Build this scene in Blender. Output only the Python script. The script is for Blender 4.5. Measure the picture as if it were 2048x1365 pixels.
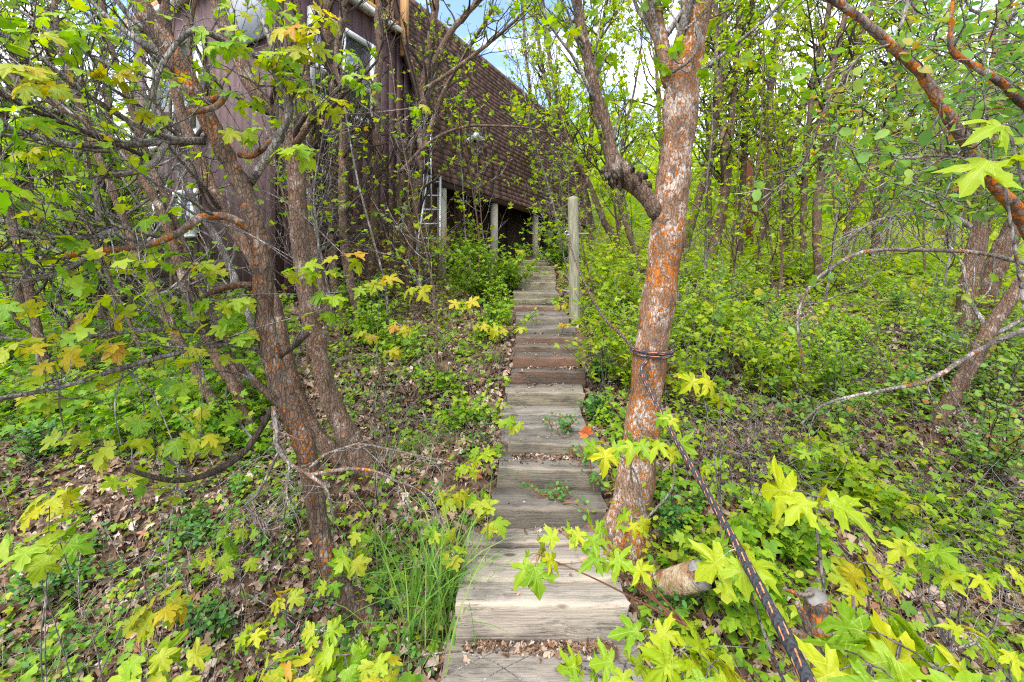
import bpy, math, numpy as np
from mathutils import Vector, Matrix

R = math.radians
SC = bpy.context.scene
COL = SC.collection
for _o in list(bpy.data.objects):
    bpy.data.objects.remove(_o)

# ------------------------------------------------------------------ camera, sky, sun, exposure
F, HZ, ZC = 860.0, 560.0, 1.585          # focal length and horizon row in photo pixels, eye height
cam = bpy.data.cameras.new('camera')
cam.sensor_width = 36.0
cam.lens = 36.0 * F / 2048.0
cam.shift_y = -(682.5 - HZ) / 2048.0
cam.clip_start, cam.clip_end = 0.02, 900.0
camo = bpy.data.objects.new('camera', cam)
camo.location = (0, 0, ZC)
camo.rotation_euler = (R(90), 0, 0)
COL.objects.link(camo)
SC.camera = camo

SUN_AZ, SUN_EL = R(212), R(58)           # compass: clockwise from +Y, so behind the camera and to the left
world = bpy.data.worlds.new('World')
SC.world = world
world.use_nodes = True
wn, wl = world.node_tree.nodes, world.node_tree.links
wn.clear()
w_out = wn.new('ShaderNodeOutputWorld')
w_bg = wn.new('ShaderNodeBackground')
w_sky = wn.new('ShaderNodeTexSky')
w_sky.sky_type = 'NISHITA'
w_sky.sun_disc = False
w_sky.sun_elevation = SUN_EL
w_sky.sun_rotation = SUN_AZ
w_sky.air_density, w_sky.dust_density, w_sky.ozone_density = 1.0, 0.6, 1.5
w_tc = wn.new('ShaderNodeTexCoord')
w_map = wn.new('ShaderNodeMapping')
w_map.inputs['Scale'].default_value = (1.0, 1.0, 2.6)
w_no = wn.new('ShaderNodeTexNoise')
w_no.inputs['Scale'].default_value = 3.1
w_no.inputs['Detail'].default_value = 7
w_no.inputs['Roughness'].default_value = 0.56
w_rmp = wn.new('ShaderNodeValToRGB')
w_rmp.color_ramp.elements[0].position = 0.40
w_rmp.color_ramp.elements[1].position = 0.60
w_mix = wn.new('ShaderNodeMix')
w_mix.data_type = 'RGBA'
w_mix.inputs['B'].default_value = (5.2, 5.35, 5.6, 1)
wl.new(w_tc.outputs['Generated'], w_map.inputs[0])
wl.new(w_map.outputs[0], w_no.inputs['Vector'])
wl.new(w_no.outputs['Fac'], w_rmp.inputs[0])
wl.new(w_rmp.outputs[0], w_mix.inputs['Factor'])
wl.new(w_sky.outputs[0], w_mix.inputs['A'])
wl.new(w_mix.outputs['Result'], w_bg.inputs[0])
w_bg.inputs[1].default_value = 0.15
wl.new(w_bg.outputs[0], w_out.inputs[0])

sun = bpy.data.lights.new('sun', 'SUN')
sun.energy = 2.0
sun.angle = R(45)
sun.color = (1.0, 0.95, 0.87)
suno = bpy.data.objects.new('sun', sun)
_sd = Vector((math.sin(SUN_AZ) * math.cos(SUN_EL), math.cos(SUN_AZ) * math.cos(SUN_EL), math.sin(SUN_EL)))
suno.rotation_euler = _sd.to_track_quat('Z', 'Y').to_euler()
COL.objects.link(suno)

SC.view_settings.view_transform = 'Standard'
SC.view_settings.look = 'None'
SC.view_settings.gamma = 1.0
SC.view_settings.exposure = 1.62
SC.cycles.use_denoising = False
SC.cycles.filter_width = 1.15
SC.cycles.max_bounces = 7
SC.cycles.diffuse_bounces = 4
SC.cycles.glossy_bounces = 2
SC.cycles.transmission_bounces = 5
SC.cycles.caustics_reflective = False
SC.cycles.caustics_refractive = False

rng = np.random.default_rng(11)


def P(px, py, d):
    """the world point seen at photo pixel (px, py), d metres in front of the camera"""
    return np.array([(px - 1024.0) / F * d, d, ZC - (py - HZ) / F * d])


def norm(v):
    v = np.asarray(v, float)
    n = np.linalg.norm(v, axis=-1, keepdims=True)
    return v / np.maximum(n, 1e-9)


# ------------------------------------------------------------------ materials
def mat_new(name):
    m = bpy.data.materials.new(name)
    m.use_nodes = True
    n, l = m.node_tree.nodes, m.node_tree.links
    n.clear()
    out = n.new('ShaderNodeOutputMaterial')
    b = n.new('ShaderNodeBsdfPrincipled')
    l.new(b.outputs[0], out.inputs[0])
    b.inputs['Roughness'].default_value = 0.8
    b.inputs['Specular IOR Level'].default_value = 0.25
    return m, n, l, b, out


def c4(c):
    return (c[0], c[1], c[2], 1.0)


def noise(n, l, vec, scale, detail=4, rough=0.55, dist=0.0):
    t = n.new('ShaderNodeTexNoise')
    t.inputs['Scale'].default_value = scale
    t.inputs['Detail'].default_value = detail
    t.inputs['Roughness'].default_value = rough
    t.inputs['Distortion'].default_value = dist
    if vec is not None:
        l.new(vec, t.inputs['Vector'])
    return t.outputs['Fac']


def ramp(n, l, fac, stops, interp='LINEAR'):
    r = n.new('ShaderNodeValToRGB')
    cr = r.color_ramp
    cr.interpolation = interp
    while len(cr.elements) < len(stops):
        cr.elements.new(0.5)
    for e, (p, c) in zip(cr.elements, stops):
        e.position = p
        e.color = c4(c) if not isinstance(c, (int, float)) else (c, c, c, 1)
    l.new(fac, r.inputs[0])
    return r.outputs[0]


def mixc(n, l, fac, a, b, mode='MIX'):
    m = n.new('ShaderNodeMix')
    m.data_type = 'RGBA'
    m.blend_type = mode
    for sock, v in (('Factor', fac), ('A', a), ('B', b)):
        if hasattr(v, 'node'):
            l.new(v, m.inputs[sock])
        elif sock == 'Factor':
            m.inputs[sock].default_value = v
        else:
            m.inputs[sock].default_value = c4(v)
    return m.outputs['Result']


def math_n(n, l, op, a, b=None):
    m = n.new('ShaderNodeMath')
    m.operation = op
    for i, v in enumerate((a, b)):
        if v is None:
            continue
        if hasattr(v, 'node'):
            l.new(v, m.inputs[i])
        else:
            m.inputs[i].default_value = v
    return m.outputs[0]


def mapping(n, l, scale, coord='Object'):
    tc = n.new('ShaderNodeTexCoord')
    mp = n.new('ShaderNodeMapping')
    mp.inputs['Scale'].default_value = scale
    l.new(tc.outputs[coord], mp.inputs[0])
    return mp.outputs[0]


def bump(n, l, b, h, strength=0.5, dist=0.02):
    bp = n.new('ShaderNodeBump')
    bp.inputs['Strength'].default_value = strength
    bp.inputs['Distance'].default_value = dist
    l.new(h, bp.inputs['Height'])
    l.new(bp.outputs[0], b.inputs['Normal'])


def bark(name, dark, light, pale=None, pale_t=0.5, grey=None, grey_t=0.6, lich=0.6, lcol=(0.56, 0.17, 0.015), bs=0.9, lscale=75, crack=0.5):
    m, n, l, b, o = mat_new(name)
    v = mapping(n, l, (1, 1, 0.32))
    vi = mapping(n, l, (1, 1, 0.7))
    f = noise(n, l, v, 55, 6, 0.65)
    col = ramp(n, l, f, [(0.3, dark), (0.7, light)])
    f2 = noise(n, l, v, 16, 3)
    col = mixc(n, l, ramp(n, l, f2, [(0.35, 0.75), (0.65, 0.0)]), col, dark)
    if pale is not None:
        p = noise(n, l, vi, 11, 7, 0.62)
        col = mixc(n, l, ramp(n, l, p, [(pale_t - 0.05, 0.0), (pale_t + 0.05, 1.0)]), col, pale)
    if grey is not None:
        g = noise(n, l, vi, 15, 6, 0.6, 0.4)
        col = mixc(n, l, ramp(n, l, g, [(grey_t - 0.02, 0.0), (grey_t + 0.04, 0.9)]), col, grey)
    a = noise(n, l, vi, lscale, 6, 0.68, 0.2)
    big = noise(n, l, vi, 5.5, 3, 0.6)
    s = math_n(n, l, 'ADD', math_n(n, l, 'MULTIPLY', a, 0.72), math_n(n, l, 'MULTIPLY', big, 0.30))
    lm = ramp(n, l, s, [(lich, 0.0), (lich + 0.035, 1.0)])
    lc = mixc(n, l, noise(n, l, vi, 120, 2), lcol, (lcol[0] * 0.6, lcol[1] * 0.55, lcol[2]))
    col = mixc(n, l, lm, col, lc)
    l.new(col, b.inputs['Base Color'])
    b.inputs['Roughness'].default_value = 0.9
    vo = n.new('ShaderNodeTexVoronoi')
    vo.feature = 'DISTANCE_TO_EDGE'
    vo.inputs['Scale'].default_value = 62
    wv = n.new('ShaderNodeVectorMath')
    wv.operation = 'ADD'
    dn = n.new('ShaderNodeTexNoise')
    dn.inputs['Scale'].default_value = 30
    l.new(v, dn.inputs['Vector'])
    sc_v = n.new('ShaderNodeVectorMath')
    sc_v.operation = 'SCALE'
    sc_v.inputs['Scale'].default_value = 0.03
    l.new(dn.outputs['Color'], sc_v.inputs[0])
    l.new(v, wv.inputs[0])
    l.new(sc_v.outputs[0], wv.inputs[1])
    l.new(wv.outputs[0], vo.inputs['Vector'])
    ck = ramp(n, l, vo.outputs['Distance'], [(0.0, 0.0), (0.16, 1.0)])
    gd = mixc(n, l, math_n(n, l, 'MULTIPLY', math_n(n, l, 'SUBTRACT', 1.0, ck), crack), col, (dark[0] * 0.45, dark[1] * 0.45, dark[2] * 0.45))
    l.new(gd, b.inputs['Base Color'])
    h = math_n(n, l, 'ADD', math_n(n, l, 'MULTIPLY', f, 1.0), math_n(n, l, 'MULTIPLY', lm, 0.25))
    h = math_n(n, l, 'ADD', h, math_n(n, l, 'MULTIPLY', ck, crack * 0.8))
    h = math_n(n, l, 'ADD', h, math_n(n, l, 'MULTIPLY', noise(n, l, v, 130, 3), 0.4))
    bump(n, l, b, h, bs, 0.016)
    return m


def leafmat(name, stops, trans=0.45, rough=0.5, veins=False, bright=1.25, nscale=40):
    m, n, l, b, o = mat_new(name)
    g = n.new('ShaderNodeNewGeometry')
    oi = n.new('ShaderNodeObjectInfo')
    rnd = math_n(n, l, 'FRACT', math_n(n, l, 'ADD', g.outputs['Random Per Island'], oi.outputs['Random']))
    col = ramp(n, l, rnd, stops)
    v = mapping(n, l, (1, 1, 1))
    f = noise(n, l, v, nscale, 3)
    hs = n.new('ShaderNodeHueSaturation')
    l.new(col, hs.inputs['Color'])
    l.new(math_n(n, l, 'ADD', math_n(n, l, 'MULTIPLY', f, 0.7), 0.65), hs.inputs['Value'])
    col = hs.outputs[0]
    if veins:
        tc = n.new('ShaderNodeTexCoord')
        sx = n.new('ShaderNodeSeparateXYZ')
        l.new(tc.outputs['UV'], sx.inputs[0])
        ax = math_n(n, l, 'ABSOLUTE', sx.outputs[0])
        prev = None
        for a in (0.0, 0.62, 1.28):
            dist = math_n(n, l, 'ABSOLUTE', math_n(n, l, 'SUBTRACT', math_n(n, l, 'MULTIPLY', ax, math.cos(a)), math_n(n, l, 'MULTIPLY', sx.outputs[1], math.sin(a))))
            vm = ramp(n, l, dist, [(0.004, 1.0), (0.016, 0.0)])
            prev = vm if prev is None else math_n(n, l, 'MAXIMUM', prev, vm)
        col = mixc(n, l, math_n(n, l, 'MULTIPLY', prev, 0.42), col, (0.62, 0.62, 0.16))
        bump(n, l, b, prev, 0.25, 0.002)
    l.new(col, b.inputs['Base Color'])
    b.inputs['Roughness'].default_value = rough
    b.inputs['Specular IOR Level'].default_value = 0.32
    tr = n.new('ShaderNodeBsdfTranslucent')
    tcx = n.new('ShaderNodeHueSaturation')
    tcx.inputs['Value'].default_value = bright
    tcx.inputs['Saturation'].default_value = 1.1
    l.new(col, tcx.inputs['Color'])
    l.new(tcx.outputs[0], tr.inputs[0])
    mx = n.new('ShaderNodeMixShader')
    mx.inputs[0].default_value = trans
    l.new(b.outputs[0], mx.inputs[1])
    l.new(tr.outputs[0], mx.inputs[2])
    l.new(mx.outputs[0], o.inputs[0])
    return m


def plain(name, c1, c2, scale=8, rough=0.7, metal=0.0, bs=0.2, stretch=(1, 1, 1), spec=0.25):
    m, n, l, b, o = mat_new(name)
    f = noise(n, l, mapping(n, l, stretch), scale, 5)
    l.new(ramp(n, l, f, [(0.3, c1), (0.7, c2)]), b.inputs['Base Color'])
    b.inputs['Roughness'].default_value = rough
    b.inputs['Metallic'].default_value = metal
    b.inputs['Specular IOR Level'].default_value = spec
    if bs:
        bump(n, l, b, f, bs, 0.01)
    return m


def woodmat(name):
    """weathered timber, its tone taken from each object's colour"""
    m, n, l, b, o = mat_new(name)
    oi = n.new('ShaderNodeObjectInfo')
    tc = n.new('ShaderNodeTexCoord')
    off = n.new('ShaderNodeVectorMath')
    off.operation = 'ADD'
    cmb = n.new('ShaderNodeCombineXYZ')
    for i in range(3):
        l.new(math_n(n, l, 'MULTIPLY', oi.outputs['Random'], 37.0 + 11 * i), cmb.inputs[i])
    l.new(tc.outputs['Object'], off.inputs[0])
    l.new(cmb.outputs[0], off.inputs[1])

    def mp(s):
        k = n.new('ShaderNodeMapping')
        k.inputs['Scale'].default_value = s
        l.new(off.outputs[0], k.inputs[0])
        return k.outputs[0]
    g1 = noise(n, l, mp((1.0, 24, 24)), 3.2, 6, 0.6, 0.4)
    g2 = noise(n, l, mp((1.2, 60, 60)), 2.2, 3, 0.55)
    st = noise(n, l, mp((1.6, 4, 4)), 2.2, 5, 0.62)
    fine = noise(n, l, mp((14, 60, 60)), 4, 3)
    geo = n.new('ShaderNodeNewGeometry')
    gz = n.new('ShaderNodeSeparateXYZ')
    l.new(geo.outputs['Normal'], gz.inputs[0])
    bw_ = n.new('ShaderNodeRGBToBW')
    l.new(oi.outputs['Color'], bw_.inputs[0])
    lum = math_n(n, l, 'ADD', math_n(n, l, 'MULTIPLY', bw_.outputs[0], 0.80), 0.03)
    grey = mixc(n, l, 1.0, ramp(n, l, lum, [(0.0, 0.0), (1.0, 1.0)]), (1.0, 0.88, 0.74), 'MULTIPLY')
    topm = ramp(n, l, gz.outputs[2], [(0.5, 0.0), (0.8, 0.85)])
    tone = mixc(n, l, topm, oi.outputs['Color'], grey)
    col = mixc(n, l, 1.0, tone, ramp(n, l, g1, [(0.28, 0.68), (0.5, 0.92), (0.72, 1.12)]), 'MULTIPLY')
    col = mixc(n, l, ramp(n, l, g2, [(0.36, 0.30), (0.48, 0.0)]), col, (0.045, 0.034, 0.026))
    col = mixc(n, l, ramp(n, l, st, [(0.48, 0.0), (0.70, 0.78)]), col, (0.055, 0.048, 0.043))
    crack = noise(n, l, mp((0.55, 44, 44)), 1.6, 3, 0.5, 0.3)
    cm = ramp(n, l, math_n(n, l, 'ABSOLUTE', math_n(n, l, 'SUBTRACT', crack, 0.5)), [(0.0, 1.0), (0.011, 0.0)])
    cm = math_n(n, l, 'MULTIPLY', cm, ramp(n, l, st, [(0.42, 0.0), (0.56, 1.0)]))
    col = mixc(n, l, cm, col, (0.02, 0.015, 0.012))
    col = mixc(n, l, ramp(n, l, fine, [(0.40, 0.0), (0.75, 0.16)]), col, (0.42, 0.37, 0.31))
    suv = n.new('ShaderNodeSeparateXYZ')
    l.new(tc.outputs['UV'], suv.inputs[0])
    edge = ramp(n, l, math_n(n, l, 'ADD', math_n(n, l, 'ABSOLUTE', suv.outputs[1]), math_n(n, l, 'MULTIPLY', math_n(n, l, 'SUBTRACT', st, 0.5), 0.03)), [(0.006, 0.42), (0.018, 0.0)])  # lighter nose band: worn edge, and a painted highlight parting tread from riser
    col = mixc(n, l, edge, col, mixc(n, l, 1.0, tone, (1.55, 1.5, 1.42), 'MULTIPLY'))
    kn = n.new('ShaderNodeTexVoronoi')
    kn.inputs['Scale'].default_value = 1.0
    l.new(mp((2.6, 7, 7)), kn.inputs['Vector'])
    km = ramp(n, l, kn.outputs['Distance'], [(0.07, 0.85), (0.13, 0.0)])
    col = mixc(n, l, km, col, (0.05, 0.033, 0.022))
    l.new(col, b.inputs['Base Color'])
    b.inputs['Roughness'].default_value = 0.88
    h = math_n(n, l, 'SUBTRACT', math_n(n, l, 'ADD', g1, math_n(n, l, 'MULTIPLY', g2, 0.6)), math_n(n, l, 'MULTIPLY', cm, 0.8))
    bump(n, l, b, h, 0.55, 0.008)
    return m


M = {}
M['bark_dark'] = bark('bark_dark', (0.075, 0.050, 0.036), (0.28, 0.20, 0.145), (0.38, 0.32, 0.27), 0.60, None, 0.6, 0.556)
M['bark_mid'] = bark('bark_mid', (0.095, 0.060, 0.041), (0.32, 0.215, 0.15), (0.40, 0.33, 0.27), 0.60, None, 0.6, 0.568, (0.42, 0.145, 0.03))
M['bark_pale'] = bark('bark_pale', (0.17, 0.090, 0.052), (0.42, 0.285, 0.20), (0.55, 0.44, 0.37), 0.525, (0.10, 0.085, 0.075), 0.575, 0.522, (0.58, 0.19, 0.02), 0.9, 55, 0.35)
M['bark_far'] = bark('bark_far', (0.085, 0.055, 0.038), (0.26, 0.175, 0.125), (0.36, 0.28, 0.23), 0.60, (0.07, 0.055, 0.045), 0.63, 0.575, (0.42, 0.16, 0.04), 0.5)
M['bark_lichen'] = bark('bark_lichen', (0.09, 0.065, 0.05), (0.32, 0.26, 0.22), (0.42, 0.36, 0.31), 0.55, (0.06, 0.05, 0.045), 0.58, 0.515, (0.60, 0.18, 0.012), 0.8, 60, 0.3)
M['twig'] = bark('twig', (0.11, 0.092, 0.08), (0.34, 0.30, 0.265), (0.44, 0.40, 0.37), 0.56, None, 0.6, 0.62)
M['twig_dark'] = bark('twig_dark', (0.045, 0.032, 0.025), (0.15, 0.105, 0.08), None, 0.5, None, 0.6, 0.62)
M['dead_twig'] = bark('dead_twig', (0.22, 0.18, 0.15), (0.52, 0.47, 0.43), None, 0.5, None, 0.6, 0.592)
M['bark_burl'] = bark('bark_burl', (0.035, 0.024, 0.018), (0.20, 0.14, 0.10), (0.33, 0.27, 0.22), 0.58, None, 0.6, 0.64)
M['twig_lichen'] = bark('twig_lichen', (0.12, 0.095, 0.08), (0.36, 0.31, 0.27), (0.44, 0.39, 0.35), 0.56, None, 0.6, 0.565, (0.58, 0.2, 0.02), 0.8, 60)
M['red_twig'] = plain('red_twig', (0.16, 0.06, 0.035), (0.26, 0.11, 0.06), 20)
G_ = [(0.0, (0.13, 0.27, 0.014)), (0.35, (0.21, 0.36, 0.016)), (0.7, (0.31, 0.43, 0.02)), (0.92, (0.36, 0.40, 0.03)), (1.0, (0.42, 0.30, 0.035))]
M['leaf_tree'] = leafmat('leaf_tree', G_, 0.5)
M['leaf_bg'] = leafmat('leaf_bg', [(0.0, (0.17, 0.30, 0.016)), (0.4, (0.28, 0.42, 0.018)), (0.8, (0.40, 0.50, 0.022)), (1.0, (0.46, 0.42, 0.04))], 0.55)
M['leaf_left'] = leafmat('leaf_left', [(0.0, (0.10, 0.25, 0.018)), (0.5, (0.18, 0.36, 0.02)), (0.85, (0.30, 0.43, 0.02)), (1.0, (0.42, 0.42, 0.03))], 0.55)
M['leaf_near'] = leafmat('leaf_near', [(0.0, (0.15, 0.32, 0.015)), (0.4, (0.25, 0.41, 0.018)), (0.75, (0.36, 0.46, 0.02)), (1.0, (0.44, 0.43, 0.028))], 0.5, 0.42, True)
M['leaf_yellow'] = leafmat('leaf_yellow', [(0.0, (0.28, 0.37, 0.018)), (0.55, (0.42, 0.44, 0.02)), (0.9, (0.55, 0.44, 0.022)), (1.0, (0.50, 0.26, 0.03))], 0.5, 0.42, True)
M['leaf_lime'] = leafmat('leaf_lime', [(0.0, (0.18, 0.33, 0.014)), (0.3, (0.26, 0.40, 0.012)), (0.7, (0.37, 0.45, 0.012)), (1.0, (0.48, 0.48, 0.012))], 0.46, 0.42, True)
M['leaf_cover'] = leafmat('leaf_cover', [(0.0, (0.11, 0.24, 0.016)), (0.4, (0.19, 0.35, 0.018)), (0.8, (0.29, 0.43, 0.02)), (1.0, (0.38, 0.42, 0.03))], 0.45)
M['leaf_snow'] = leafmat('leaf_snow', [(0.0, (0.05, 0.15, 0.035)), (0.5, (0.085, 0.23, 0.04)), (0.9, (0.15, 0.31, 0.04)), (1.0, (0.30, 0.20, 0.05))], 0.38)
M['leaf_service'] = leafmat('leaf_service', [(0.0, (0.11, 0.24, 0.05)), (0.5, (0.18, 0.34, 0.05)), (0.85, (0.28, 0.38, 0.05)), (0.95, (0.38, 0.27, 0.05)), (1.0, (0.40, 0.15, 0.04))], 0.45)
M['litter'] = leafmat('litter', [(0.0, (0.08, 0.042, 0.026)), (0.3, (0.20, 0.112, 0.068)), (0.55, (0.31, 0.20, 0.13)), (0.85, (0.48, 0.36, 0.27)), (0.95, (0.56, 0.46, 0.38)), (1.0, (0.30, 0.11, 0.04))], 0.12, 0.8, False, 1.0)
M['bud'] = leafmat('bud', [(0.0, (0.34, 0.26, 0.03)), (0.5, (0.40, 0.22, 0.03)), (1.0, (0.36, 0.13, 0.03))], 0.4)
M['grass'] = leafmat('grass', [(0.0, (0.11, 0.26, 0.04)), (0.6, (0.19, 0.36, 0.06)), (0.92, (0.24, 0.34, 0.06)), (1.0, (0.50, 0.42, 0.20))], 0.35, 0.45)
M['wood'] = woodmat('wood')
M['cut'] = plain('cut', (0.11, 0.10, 0.092), (0.25, 0.235, 0.215), 45, 0.9)
M['fresh_wood'] = bark('fresh_wood', (0.26, 0.14, 0.07), (0.52, 0.36, 0.22), (0.58, 0.46, 0.32), 0.5, (0.30, 0.10, 0.03), 0.56, 0.6, (0.45, 0.17, 0.03), 0.6, 40, 0.2)
M['post'] = plain('post', (0.15, 0.135, 0.085), (0.36, 0.34, 0.24), 5, 0.85, 0, 0.5, (9, 9, 1.2))
M['pillar'] = plain('pillar', (0.34, 0.30, 0.235), (0.46, 0.41, 0.33), 6, 0.8, 0, 0.2)
M['metal'] = plain('metal', (0.42, 0.44, 0.46), (0.60, 0.62, 0.64), 12, 0.38, 0.9, 0.05)
M['galv'] = plain('galv', (0.40, 0.44, 0.45), (0.58, 0.62, 0.62), 14, 0.45, 0.5, 0.1)
M['rust'] = plain('rust', (0.10, 0.028, 0.016), (0.24, 0.075, 0.04), 14, 0.75, 0.1, 0.3)
M['white'] = plain('white', (0.70, 0.70, 0.68), (0.80, 0.80, 0.78), 6, 0.5, 0, 0.0)
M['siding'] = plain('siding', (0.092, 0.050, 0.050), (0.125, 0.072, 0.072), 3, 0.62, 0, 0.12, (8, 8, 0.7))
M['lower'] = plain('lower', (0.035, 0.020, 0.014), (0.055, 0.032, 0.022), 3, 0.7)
M['pine'] = plain('pine', (0.34, 0.17, 0.06), (0.52, 0.30, 0.12), 4, 0.65, 0, 0.2, (12, 12, 1))
M['greypanel'] = plain('greypanel', (0.30, 0.32, 0.35), (0.38, 0.40, 0.44), 4, 0.55)
M['shadowgap'] = plain('shadowgap', (0.032, 0.018, 0.016), (0.042, 0.024, 0.021), 4, 0.8)
M['pebble'] = plain('pebble', (0.52, 0.22, 0.16), (0.62, 0.30, 0.22), 20, 0.8)
M['rock'] = plain('rock', (0.14, 0.12, 0.10), (0.30, 0.27, 0.23), 7, 0.9, 0, 0.6)


def _glass():
    m, n, l, b, o = mat_new('glass')
    b.inputs['Base Color'].default_value = (0.05, 0.06, 0.06, 1)
    b.inputs['Roughness'].default_value = 0.06
    b.inputs['Specular IOR Level'].default_value = 1.0
    b.inputs['IOR'].default_value = 1.9
    return m


M['glass'] = _glass()


def _shingle():
    m, n, l, b, o = mat_new('shingle')
    g = n.new('ShaderNodeNewGeometry')
    oi = n.new('ShaderNodeObjectInfo')
    rnd = math_n(n, l, 'FRACT', math_n(n, l, 'ADD', g.outputs['Random Per Island'], oi.outputs['Random']))
    col = ramp(n, l, rnd, [(0.0, (0.070, 0.036, 0.028)), (0.5, (0.092, 0.046, 0.036)), (0.9, (0.112, 0.056, 0.043)), (1.0, (0.15, 0.078, 0.052))])
    f = noise(n, l, mapping(n, l, (1, 1, 1)), 130, 3)
    col = mixc(n, l, ramp(n, l, f, [(0.4, 0.0), (0.75, 0.5)]), col, (0.15, 0.09, 0.07))
    l.new(col, b.inputs['Base Color'])
    b.inputs['Roughness'].default_value = 0.85
    bump(n, l, b, f, 0.4, 0.004)
    return m


M['shingle'] = _shingle()


def _soil():
    m, n, l, b, o = mat_new('soil')
    v = mapping(n, l, (1, 1, 1))
    f = noise(n, l, v, 22, 8, 0.7)
    col = ramp(n, l, f, [(0.32, (0.045, 0.028, 0.019)), (0.5, (0.12, 0.075, 0.05)), (0.66, (0.26, 0.18, 0.125))])
    vo = n.new('ShaderNodeTexVoronoi')
    vo.inputs['Scale'].default_value = 26
    l.new(v, vo.inputs['Vector'])
    hs = n.new('ShaderNodeSeparateColor')
    l.new(vo.outputs['Color'], hs.inputs[0])
    col = mixc(n, l, 0.5, col, ramp(n, l, hs.outputs[0], [(0.0, (0.05, 0.03, 0.02)), (0.5, (0.15, 0.09, 0.055)), (1.0, (0.27, 0.18, 0.12))]))
    sy = n.new('ShaderNodeSeparateXYZ')
    l.new(v, sy.inputs[0])
    far = ramp(n, l, math_n(n, l, 'MULTIPLY', sy.outputs[1], 0.02), [(0.2, 0.0), (0.5, 0.8)])
    gr = mixc(n, l, noise(n, l, v, 3, 6), (0.06, 0.13, 0.015), (0.16, 0.24, 0.03))
    col = mixc(n, l, far, col, gr)
    l.new(col, b.inputs['Base Color'])
    b.inputs['Roughness'].default_value = 0.95
    bump(n, l, b, math_n(n, l, 'ADD', f, vo.outputs['Distance']), 0.8, 0.03)
    return m


M['soil'] = _soil()


def _rope():
    m, n, l, b, o = mat_new('rope')
    tc = n.new('ShaderNodeTexCoord')
    s = n.new('ShaderNodeSeparateXYZ')
    l.new(tc.outputs['UV'], s.inputs[0])
    u, v = s.outputs[0], s.outputs[1]
    ph = math_n(n, l, 'FRACT', math_n(n, l, 'ADD', math_n(n, l, 'MULTIPLY', u, 16.0), math_n(n, l, 'MULTIPLY', v, 0.55)))
    row = math_n(n, l, 'ABSOLUTE', math_n(n, l, 'SUBTRACT', math_n(n, l, 'FRACT', math_n(n, l, 'ADD', math_n(n, l, 'MULTIPLY', v, 3.0), math_n(n, l, 'MULTIPLY', u, 6.0))), 0.5))
    jn = noise(n, l, mapping(n, l, (1, 1, 1)), 26, 3)
    fl = math_n(n, l, 'MULTIPLY', math_n(n, l, 'LESS_THAN', ph, math_n(n, l, 'MULTIPLY', jn, 1.05)), math_n(n, l, 'LESS_THAN', row, math_n(n, l, 'MULTIPLY', jn, 0.22)))
    w = math_n(n, l, 'SINE', math_n(n, l, 'MULTIPLY', math_n(n, l, 'ADD', math_n(n, l, 'MULTIPLY', u, 48.0), math_n(n, l, 'MULTIPLY', v, 2.0)), 6.283))
    w2 = math_n(n, l, 'SINE', math_n(n, l, 'MULTIPLY', math_n(n, l, 'SUBTRACT', math_n(n, l, 'MULTIPLY', u, 48.0), math_n(n, l, 'MULTIPLY', v, 2.0)), 6.283))
    f = noise(n, l, mapping(n, l, (1, 1, 1)), 60, 4)
    col = mixc(n, l, f, (0.020, 0.020, 0.024), (0.075, 0.075, 0.085))
    fc = mixc(n, l, f, (0.60, 0.17, 0.07), (0.72, 0.30, 0.15))
    col = mixc(n, l, fl, col, fc)
    l.new(col, b.inputs['Base Color'])
    b.inputs['Roughness'].default_value = 0.75
    bump(n, l, b, math_n(n, l, 'MAXIMUM', w, w2), 0.6, 0.003)
    return m


M['rope'] = _rope()


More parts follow.
